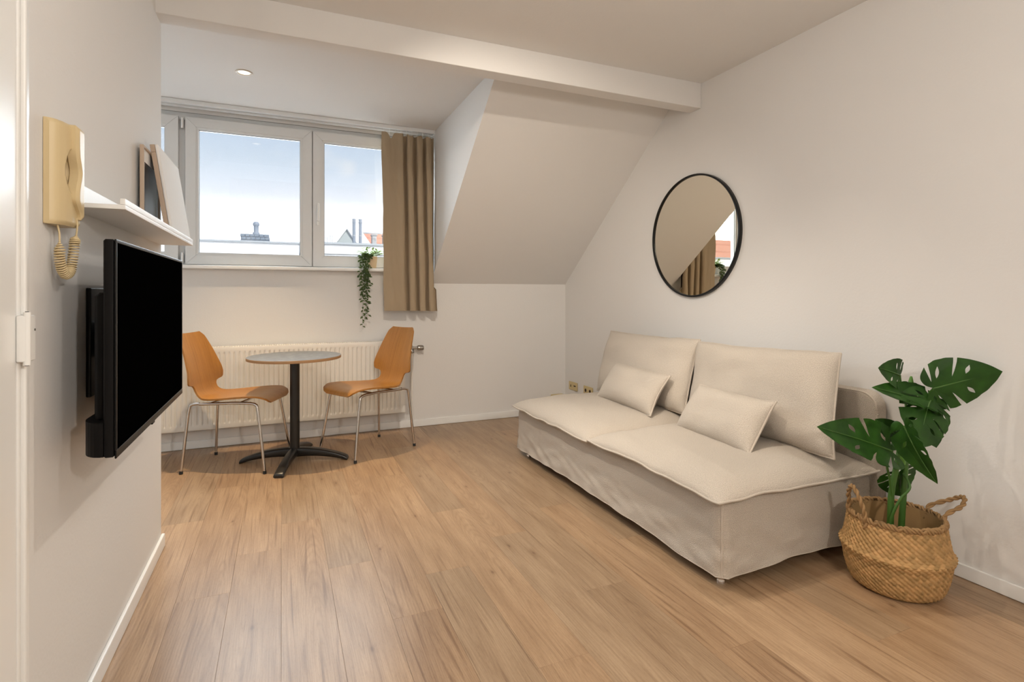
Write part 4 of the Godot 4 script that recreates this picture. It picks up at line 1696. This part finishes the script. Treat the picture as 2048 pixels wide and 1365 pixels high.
# split leaf in its own plane: x across, y from the stalk to the tip (length 1)
func monstera(parent: Node3D, base: Vector3, tip: Vector3, side: Vector3, wide: float, droop: float, cup: float, cuts: Array, sd: int) -> void:
	var ey := (tip - base)
	var long := ey.length()
	ey = ey.normalized()
	var ex := (side - ey * side.dot(ey)).normalized()
	var en := ex.cross(ey)
	var half := curve2([Vector2(0.0, 0.02), Vector2(0.10, -0.10), Vector2(0.25, -0.13), Vector2(0.40, -0.03), Vector2(0.485, 0.16), Vector2(0.47, 0.40), Vector2(0.37, 0.63), Vector2(0.20, 0.85), Vector2(0.0, 1.02)], 6)
	var surf := func(x: float, y: float) -> Vector3:
		var r := absf(x)
		var z := cup * (r * r * 1.4 - 0.10 * r) - droop * y * y + 0.012 * sin(y * 38.0 + sd) * r * 2.0
		return base + (ex * x * wide + ey * y + en * z) * long
	var s := Shape.new()
	for sgn in [1.0, -1.0]:
		# sectors between the splits
		var marks := [0]
		for c in cuts:
			if c.x == sgn:
				marks.append(int(c.y))
		marks.append(half.size() - 1)
		for m in marks.size() - 1:
			var i0: int = marks[m]
			var i1: int = marks[m + 1]
			var root0 := Vector2(0, clampf(half[i0].y - 0.22, 0.0, 0.95)) if m > 0 else Vector2(0, 0.02)
			var root1 := Vector2(0, clampf(half[i1].y - 0.22, 0.02, 0.95)) if m < marks.size() - 2 else Vector2(0, 1.02)
			var poly := PackedVector2Array()
			var steps := 7
			for k in steps:
				poly.push_back(root0.lerp(half[i0], float(k) / steps) if m > 0 else half[i0] * float(k) / steps + root0 * (1.0 - float(k) / steps))
			for i in range(i0, i1):
				poly.push_back(half[i])
			for k in steps:
				poly.push_back(half[i1].lerp(root1, float(k) / steps))
			for k in steps:
				poly.push_back(root1.lerp(root0, float(k) / steps))
			# openings on the lines between sectors
			var parts := [poly]
			for c in cuts:
				if c.x != sgn:
					continue
				var e := half[int(c.y)]
				var rt := Vector2(0, clampf(e.y - 0.22, 0.0, 0.95))
				var dirc := (e - rt)
				var nn := Vector2(-dirc.y, dirc.x).normalized()
				var lens := PackedVector2Array()
				var f0: float = c.z
				var f1: float = c.w
				for k in 9:
					var f := float(k) / 8
					var wd := 0.030 * sin(PI * minf(f, 0.98)) if f1 < 1.0 else 0.036 * pow(f, 0.7)
					lens.push_back(rt + dirc * lerpf(f0, f1, f) + nn * wd)
				for k in range(8, -1, -1):
					var f := float(k) / 8
					var wd := 0.030 * sin(PI * minf(f, 0.98)) if f1 < 1.0 else 0.036 * pow(f, 0.7)
					lens.push_back(rt + dirc * lerpf(f0, f1, f) - nn * wd)
				var next := []
				for pp in parts:
					for res in Geometry2D.clip_polygons(pp, lens):
						if not Geometry2D.is_polygon_clockwise(res) or Geometry2D.is_polygon_clockwise(pp):
							next.append(res)
				parts = next
			for pp in parts:
				var tris := Geometry2D.triangulate_polygon(pp)
				var at := s.v.size()
				for q in pp:
					s.put(surf.call(q.x * sgn, q.y), Vector2(0.5 + q.x * sgn, q.y))
				for k in range(0, tris.size(), 3):
					var a: Vector2 = pp[tris[k]]
					var b: Vector2 = pp[tris[k + 1]]
					var c2: Vector2 = pp[tris[k + 2]]
					if ((b - a).cross(c2 - a) > 0.0) == (sgn > 0.0):
						s.tri(at + tris[k], at + tris[k + 1], at + tris[k + 2])
					else:
						s.tri(at + tris[k], at + tris[k + 2], at + tris[k + 1])
	var leaf := obj("leaf", s, M.monstera_leaf, parent)
	s = Shape.new()
	var rib := PackedVector3Array()
	var rad := []
	for k in 13:
		rib.push_back(surf.call(0.0, k / 12.0) + en * 0.001)
		rad.append(lerpf(0.0035, 0.0008, k / 12.0))
	s.tube(rib, rad, 6)
	obj("midrib", s, M.monstera_stem, leaf)


func basket_plant() -> void:
	var lm := mat("monstera_leaf", Color.WHITE, 0.42, 0.0, 0.36)
	lm.albedo_texture = noise_tex(0.012, lin(0.012, 0.040, 0.006), lin(0.034, 0.110, 0.014), 17, 256, 3)
	lm.uv1_triplanar = true
	lm.uv1_scale = Vector3(4, 4, 4)
	lm.backlight_enabled = true
	lm.backlight = lin(0.10, 0.16, 0.03)
	mat("monstera_stem", lin(0.050, 0.13, 0.018), 0.45)
	mat("young_leaf", lin(0.10, 0.26, 0.03), 0.45)
	var straw := mat("seagrass", Color.WHITE, 0.75, 0.0, 0.3)
	straw.vertex_color_use_as_albedo = true
	mat("seagrass_rope", lin(0.30, 0.175, 0.072), 0.8)
	mat("basket_inside", lin(0.42, 0.26, 0.11), 0.85)
	var c := V(2.178, 0, 1.312)
	var t := thing("seagrass_basket", "woven seagrass belly basket with rope handles beside the sofa", "basket", c)
	# woven wall
	var prof := curve2([Vector2(0.128, 0.002), Vector2(0.150, 0.020), Vector2(0.166, 0.070), Vector2(0.174, 0.118), Vector2(0.183, 0.142), Vector2(0.184, 0.152), Vector2(0.174, 0.164), Vector2(0.166, 0.198), Vector2(0.159, 0.240), Vector2(0.154, 0.268)], 12)
	var segs := 288
	var s := Shape.new()
	s.colored = true
	var rng := RandomNumberGenerator.new()
	rng.seed = 3
	var hash := []
	for k in 4096:
		hash.append(rng.randf())
	var arc := 0.0
	var rows := prof.size()
	for j in rows:
		if j > 0:
			arc += prof[j].distance_to(prof[j - 1])
		for i in segs:
			var a := TAU * i / segs
			var x := i * 48.0 / segs
			var y := arc / 0.0185
			var p := x + y
			var q := x - y
			var h := sin(PI * fposmod(p, 1.0)) * sin(PI * fposmod(q, 1.0))
			var over := (int(floorf(p)) + int(floorf(q))) & 1
			var across := fposmod(p if over else q, 1.0)
			var strand := 1.0 - pow(absf(2.0 * across - 1.0), 2.5)
			var bulge := 0.0062 * (0.35 * h + 0.65 * strand * (0.45 + 0.55 * sin(PI * fposmod(q if over else p, 1.0))))
			var cell: float = hash[posmod(int(floorf(p)) * 37 + int(floorf(q)) * 101 + over * 7, 4096)]
			var k := 0.72 + 0.46 * cell
			var r: float = prof[j].x + bulge - 0.002
			s.put(Vector3(cos(a) * r, prof[j].y, sin(a) * r), Vector2.ZERO, Color(0.47 * k, 0.295 * k * lerpf(1.0, 0.96, cell), 0.125 * k))
	for j in rows - 1:
		for i in segs:
			var i2 := (i + 1) % segs
			s.quad(j * segs + i, j * segs + i2, (j + 1) * segs + i2, (j + 1) * segs + i)
	s.done()
	obj("woven_wall", s, M.seagrass, t)
	s = Shape.new()
	var inner := []
	for k in range(rows - 1, 14, -3):
		inner.append(Vector2(prof[k].x - 0.010, prof[k].y))
	s.lathe(inner, Vector3.ZERO, 48, false)
	obj("lining", s, M.basket_inside, t)
	s = Shape.new()
	s.lathe([Vector2(0.152, 0.10), Vector2(0.08, 0.106), Vector2(0.0, 0.108)], Vector3.ZERO, 32, false)
	obj("filling", s, M.soil, t)
	s = Shape.new()
	s.lathe([Vector2(0.0, 0.001), Vector2(0.128, 0.001), Vector2(0.128, 0.004), Vector2(0.0, 0.004)], Vector3.ZERO, 48, false)
	obj("bottom", s, M.seagrass_rope, t)
	# braided rim
	s = Shape.new()
	for k in 3:
		var path := PackedVector3Array()
		for i in 240:
			var a := TAU * i / 240.0
			var ph := a * 26.0 + TAU * k / 3.0
			var r := 0.1535 + 0.005 * cos(ph)
			path.push_back(Vector3(cos(a) * r, 0.270 + 0.0085 * sin(ph * 0.5 if k == 2 else ph), sin(a) * r))
		s.tube(path, 0.0052, 6, true)
	obj("braided_rim", s, M.seagrass_rope, t)
	# rope handles: one stands up beside the sofa, the other leans to the wall
	for hd in [[Vector3(-0.118, 0.255, -0.098), Vector3(-0.157, 0.255, -0.012), Vector3(-0.012, 0.125, -0.012)], [Vector3(0.118, 0.255, 0.098), Vector3(0.154, 0.255, 0.020), Vector3(0.098, 0.085, 0.05)]]:
		var a: Vector3 = hd[0]
		var b: Vector3 = hd[1]
		var lift: Vector3 = hd[2]
		var line := curve([a - Vector3(0, 0.02, 0), a + Vector3(0, 0.02, 0) + lift * 0.12, a.lerp(b, 0.14) + lift * 0.72, a.lerp(b, 0.5) + lift * 1.0, a.lerp(b, 0.86) + lift * 0.72, b + Vector3(0, 0.02, 0) + lift * 0.12, b - Vector3(0, 0.02, 0)], 12)
		s = Shape.new()
		for k in 2:
			var path := PackedVector3Array()
			for i in line.size():
				var d := (line[mini(i + 1, line.size() - 1)] - line[maxi(i - 1, 0)]).normalized()
				var ux := d.cross(Vector3(0.3, 0.2, 0.9)).normalized()
				var uy := d.cross(ux)
				var ph := i * 0.55 + PI * k
				path.push_back(line[i] + (ux * cos(ph) + uy * sin(ph)) * 0.0042)
			s.tube(path, 0.0050, 7)
		obj("rope_handle", s, M.seagrass_rope, t)

	# the plant
	var pl := thing("monstera_plant", "split leaved green monstera standing in the seagrass basket", "potted plant")
	var stems := [
		[[V(2.160, 0.10, 1.324), V(2.165, 0.238, 1.322), V(2.169, 0.355, 1.320), V(2.180, 0.474, 1.305), V(2.194, 0.561, 1.299)], 0.0125, 0.009],
		[[V(2.212, 0.10, 1.311), V(2.215, 0.228, 1.311), V(2.224, 0.361, 1.307), V(2.233, 0.497, 1.304), V(2.245, 0.640, 1.306)], 0.0125, 0.008],
		[[V(2.143, 0.20, 1.312), V(2.150, 0.266, 1.308), V(2.167, 0.337, 1.288), V(2.192, 0.389, 1.267), V(2.205, 0.429, 1.300)], 0.006, 0.004],
		[[V(2.233, 0.517, 1.304), V(2.256, 0.638, 1.272), V(2.264, 0.729, 1.247), V(2.261, 0.765, 1.226)], 0.006, 0.004],
		[[V(2.233, 0.594, 1.304), V(2.242, 0.690, 1.311), V(2.237, 0.756, 1.324), V(2.231, 0.802, 1.326)], 0.005, 0.003],
		[[V(2.240, 0.600, 1.304), V(2.268, 0.660, 1.280), V(2.287, 0.696, 1.237)], 0.005, 0.0035],
		[[V(2.245, 0.640, 1.306), V(2.262, 0.695, 1.270), V(2.262, 0.722, 1.235)], 0.005, 0.0035],
		[[V(2.190, 0.520, 1.300), V(2.155, 0.590, 1.270), V(2.110, 0.634, 1.238)], 0.005, 0.0035],
		[[V(2.175, 0.300, 1.318), V(2.145, 0.410, 1.312), V(2.125, 0.475, 1.310), V(2.141, 0.522, 1.300)], 0.005, 0.0035],
		[[V(2.233, 0.480, 1.304), V(2.245, 0.530, 1.330), V(2.234, 0.564, 1.347)], 0.004, 0.003],
	]
	for st in stems:
		s = Shape.new()
		var path := curve(st[0], 6)
		var rad := []
		for i in path.size():
			rad.append(lerpf(st[1], st[2], float(i) / (path.size() - 1)))
		s.tube(path, rad, 10)
		obj("stem", s, M.monstera_stem, pl)
	# rolled young leaves
	for yl in [[V(2.190, 0.470, 1.300), V(2.196, 0.53, 1.292), V(2.204, 0.600, 1.286)], [V(2.262, 0.720, 1.309), V(2.268, 0.76, 1.309), V(2.272, 0.800, 1.309)]]:
		s = Shape.new()
		var path := curve(yl, 6)
		var rad := []
		for i in path.size():
			rad.append(lerpf(0.016, 0.003, pow(float(i) / (path.size() - 1), 1.6)))
		s.tube(path, rad, 10)
		obj("rolled_leaf", s, M.young_leaf, pl)
	var all := [Vector4(1, 20, 0.30, 1.1), Vector4(1, 26, 0.35, 0.75), Vector4(1, 32, 0.30, 1.1), Vector4(1, 37, 0.35, 0.75), Vector4(-1, 18, 0.35, 0.75), Vector4(-1, 24, 0.30, 1.1), Vector4(-1, 30, 0.35, 1.1), Vector4(-1, 36, 0.35, 0.75)]
	var some := [Vector4(1, 22, 0.35, 1.1), Vector4(1, 30, 0.30, 0.72), Vector4(-1, 20, 0.30, 0.72), Vector4(-1, 28, 0.32, 1.1), Vector4(-1, 35, 0.35, 0.75)]
	monstera(pl, V(2.261, 0.765, 1.226), V(2.448, 0.836, 1.109), V(2.306, 0.905, 1.185) - V(2.374, 0.736, 1.156), 0.86, 0.05, 0.25, all, 1)
	monstera(pl, V(2.231, 0.802, 1.326), V(2.110, 0.840, 1.300), V(2.325, 0.872, 1.340) - V(2.131, 0.803, 1.293), 0.95, 0.22, 0.30, some, 2)
	monstera(pl, V(2.287, 0.696, 1.237), V(2.087, 0.780, 1.323), V(2.231, 0.815, 1.306) - V(2.163, 0.741, 1.225), 0.60, 0.10, 0.35, some, 3)
	monstera(pl, V(2.262, 0.722, 1.235), V(2.130, 0.560, 1.215), V(2.262, 0.606, 1.188) - V(2.126, 0.680, 1.268), 0.95, 0.08, 0.22, all, 4)
	monstera(pl, V(2.110, 0.634, 1.238), V(2.098, 0.452, 1.150), V(2.165, 0.575, 1.240) - V(2.135, 0.575, 1.160), 0.75, 0.14, 0.35, some, 5)
	monstera(pl, V(2.141, 0.522, 1.300), V(1.850, 0.637, 1.360), V(2.055, 0.621, 1.348) - V(2.008, 0.488, 1.281), 0.56, 0.10, 0.30, all, 6)
	monstera(pl, V(2.234, 0.564, 1.347), V(2.166, 0.625, 1.372), V(2.247, 0.637, 1.374) - V(2.241, 0.519, 1.356), 0.90, 0.10, 0.30, some, 7)
	monstera(pl, V(2.262, 0.690, 1.262), V(2.262, 0.545, 1.225), V(2.330, 0.610, 1.222) - V(2.215, 0.610, 1.290), 0.95, 0.10, 0.25, all, 9)
	monstera(pl, V(2.205, 0.429, 1.316), V(2.264, 0.325, 1.351), V(2.329, 0.396, 1.316) - V(2.167, 0.386, 1.366), 1.30, 0.10, 0.30, some, 8)


# ---------------------------------------------------------------- lamps
func lamps() -> void:
	var glow := mat("spot_glow", lin(0.9, 0.85, 0.75), 0.4)
	glow.emission_enabled = true
	glow.emission = lin(1.0, 0.82, 0.56)
	glow.emission_energy_multiplier = 2.2
	mat("spot_ring", lin(0.55, 0.46, 0.35), 0.3)
	spot(V(-0.214, TOP, 3.644), 4.0, "recessed warm spotlight in the dormer ceiling above the table", lin(1.0, 0.75, 0.47), 39.0)
	spot(V(1.72, TOP - 0.006, 1.80), 0.9, "recessed warm spotlight in the main ceiling above the sofa seat", lin(1.0, 0.88, 0.74), 44.0)
	spot(V(0.95, TOP - 0.010, 1.95), 1.6, "added unseen fill spotlight in the middle of the main ceiling", lin(1.0, 0.89, 0.76), 58.0)  # extra lamp out of view, added to brighten floor and sofa front
	spot(V(0.35, TOP - 0.014, 1.45), 3.2, "added unseen gimbal spotlight in the main ceiling brightening the sloping wall", lin(1.0, 0.89, 0.76), 41.0, V(1.45, -1.80, 2.10))  # invented lamp that evens out the slope, knee wall and mirror corner
	pendant(V(0.36, 0, 0.78), 1.86, 0.22, "round glowing bulb hanging on a white cord near the television wall")
	pendant(V(0.75, 0, -0.75), 1.72, 1.6, "added unseen fill bulb on a white cord in the other half of the room")  # bulb added behind the camera as general fill


# bare round bulb on a cord from the ceiling behind the camera
func pendant(at: Vector3, y: float, energy: float, label: String) -> void:
	var t := thing("pendant_lamp", label, "pendant lamp", at, 0.0, "hanging bulbs")
	var s := Shape.new()
	s.lathe([Vector2(0.045, TOP - 0.012), Vector2(0.045, TOP - 0.03), Vector2(0.02, TOP - 0.045), Vector2(0.004, TOP - 0.05)], Vector3.ZERO, 28)
	obj("ceiling_rose", s, M.white_plastic, t)
	s = Shape.new()
	s.tube(PackedVector3Array([Vector3(0, TOP - 0.045, 0), Vector3(0, y + 0.11, 0)]), 0.003, 8)
	obj("cord", s, M.white_plastic, t)
	s = Shape.new()
	s.lathe([Vector2(0.019, y + 0.045), Vector2(0.019, y + 0.10), Vector2(0.010, y + 0.115)], Vector3.ZERO, 20)
	obj("socket", s, M.white_plastic, t)
	s = Shape.new()
	var prof := []
	for k in 15:
		var a := PI * k / 14.0
		prof.append(Vector2(0.052 * sin(a), y - 0.052 * cos(a)))
	s.lathe(prof, Vector3.ZERO, 28, false)
	obj("bulb", s, M.spot_glow, t)
	var l := OmniLight3D.new()
	l.name = "light"
	l.position = Vector3(0, y, 0)
	l.light_color = lin(1.0, 0.93, 0.85)
	l.light_energy = energy
	l.light_size = 0.05
	l.omni_range = 12.0
	l.omni_attenuation = 2.0
	l.shadow_enabled = true
	t.add_child(l)


func spot(at: Vector3, energy: float, label: String, tint: Color, cone: float, aim := Vector3.DOWN) -> void:
	var t := thing("recessed_spotlight", label, "ceiling light", at, 0.0, "recessed ceiling spotlights")
	var s := Shape.new()
	var rows := []
	for q in [[0.034, -0.001], [0.036, -0.004], [0.046, -0.004], [0.049, -0.001], [0.049, 0.0], [0.034, 0.0]]:
		var ring := PackedVector3Array()
		for k in 40:
			var a := TAU * k / 40
			ring.push_back(Vector3(cos(a) * q[0], q[1], sin(a) * q[0]))
		rows.append(ring)
	s.grid(rows, true, true)
	s.done()
	obj("trim_ring", s, M.spot_ring, t)
	s = Shape.new()
	s.lathe([Vector2(0.034, -0.0005), Vector2(0.030, -0.002), Vector2(0.0, -0.0025)], Vector3.ZERO, 32)
	obj("light_lens", s, M.spot_glow, t)
	var l := SpotLight3D.new()
	l.name = "light"
	l.position = Vector3(0, -0.012, 0)
	l.basis = Basis.looking_at(aim, Vector3.FORWARD if aim == Vector3.DOWN else Vector3.UP)
	l.light_color = tint
	l.light_energy = energy
	l.light_size = 0.014
	l.spot_angle = cone
	l.spot_angle_attenuation = 1.0
	l.spot_range = 12.0
	l.spot_attenuation = 2.0
	l.shadow_enabled = true
	t.add_child(l)


func small_fittings() -> void:
	for k in 2:
		var w: float = [4.312, 4.048][k]
		var t := thing("wall_socket", ["cream double wall outlet in the corner by the window wall", "cream double power socket with two round wells near the sofa"][k], "socket", V(RIGHT, 0.270, w), 0.0, "sockets on the sofa wall")
		var s := Shape.new()
		s.box(Vector3(-0.010, -0.038, -0.076), Vector3(0, 0.038, 0.076), 0.004)
		obj("cover_plate", s, M.aged_cream, t)
		for q in [-0.036, 0.036]:
			s = Shape.new()
			if k == 1:
				s.tube(PackedVector3Array([Vector3(-0.0102, 0.0, q), Vector3(-0.0112, 0.0, q)]), 0.015, 20)
			else:
				s.box(Vector3(-0.0112, -0.012 + 0.012 * float(q > 0), q - 0.006 - 0.012 * float(q > 0)), Vector3(-0.010, 0.010, q + 0.006 + 0.012 * float(q > 0)))
			obj("contact_well", s, M.hole, t)
	var b := Shape.new()
	b.box(V(2.32, 0.085, BACK - 0.032), V(2.44, 0.178, BACK), 0.004)
	tag(obj("junction_box", b, M.aged_cream), "small cream cable box low in the corner behind the sofa", "cable box")
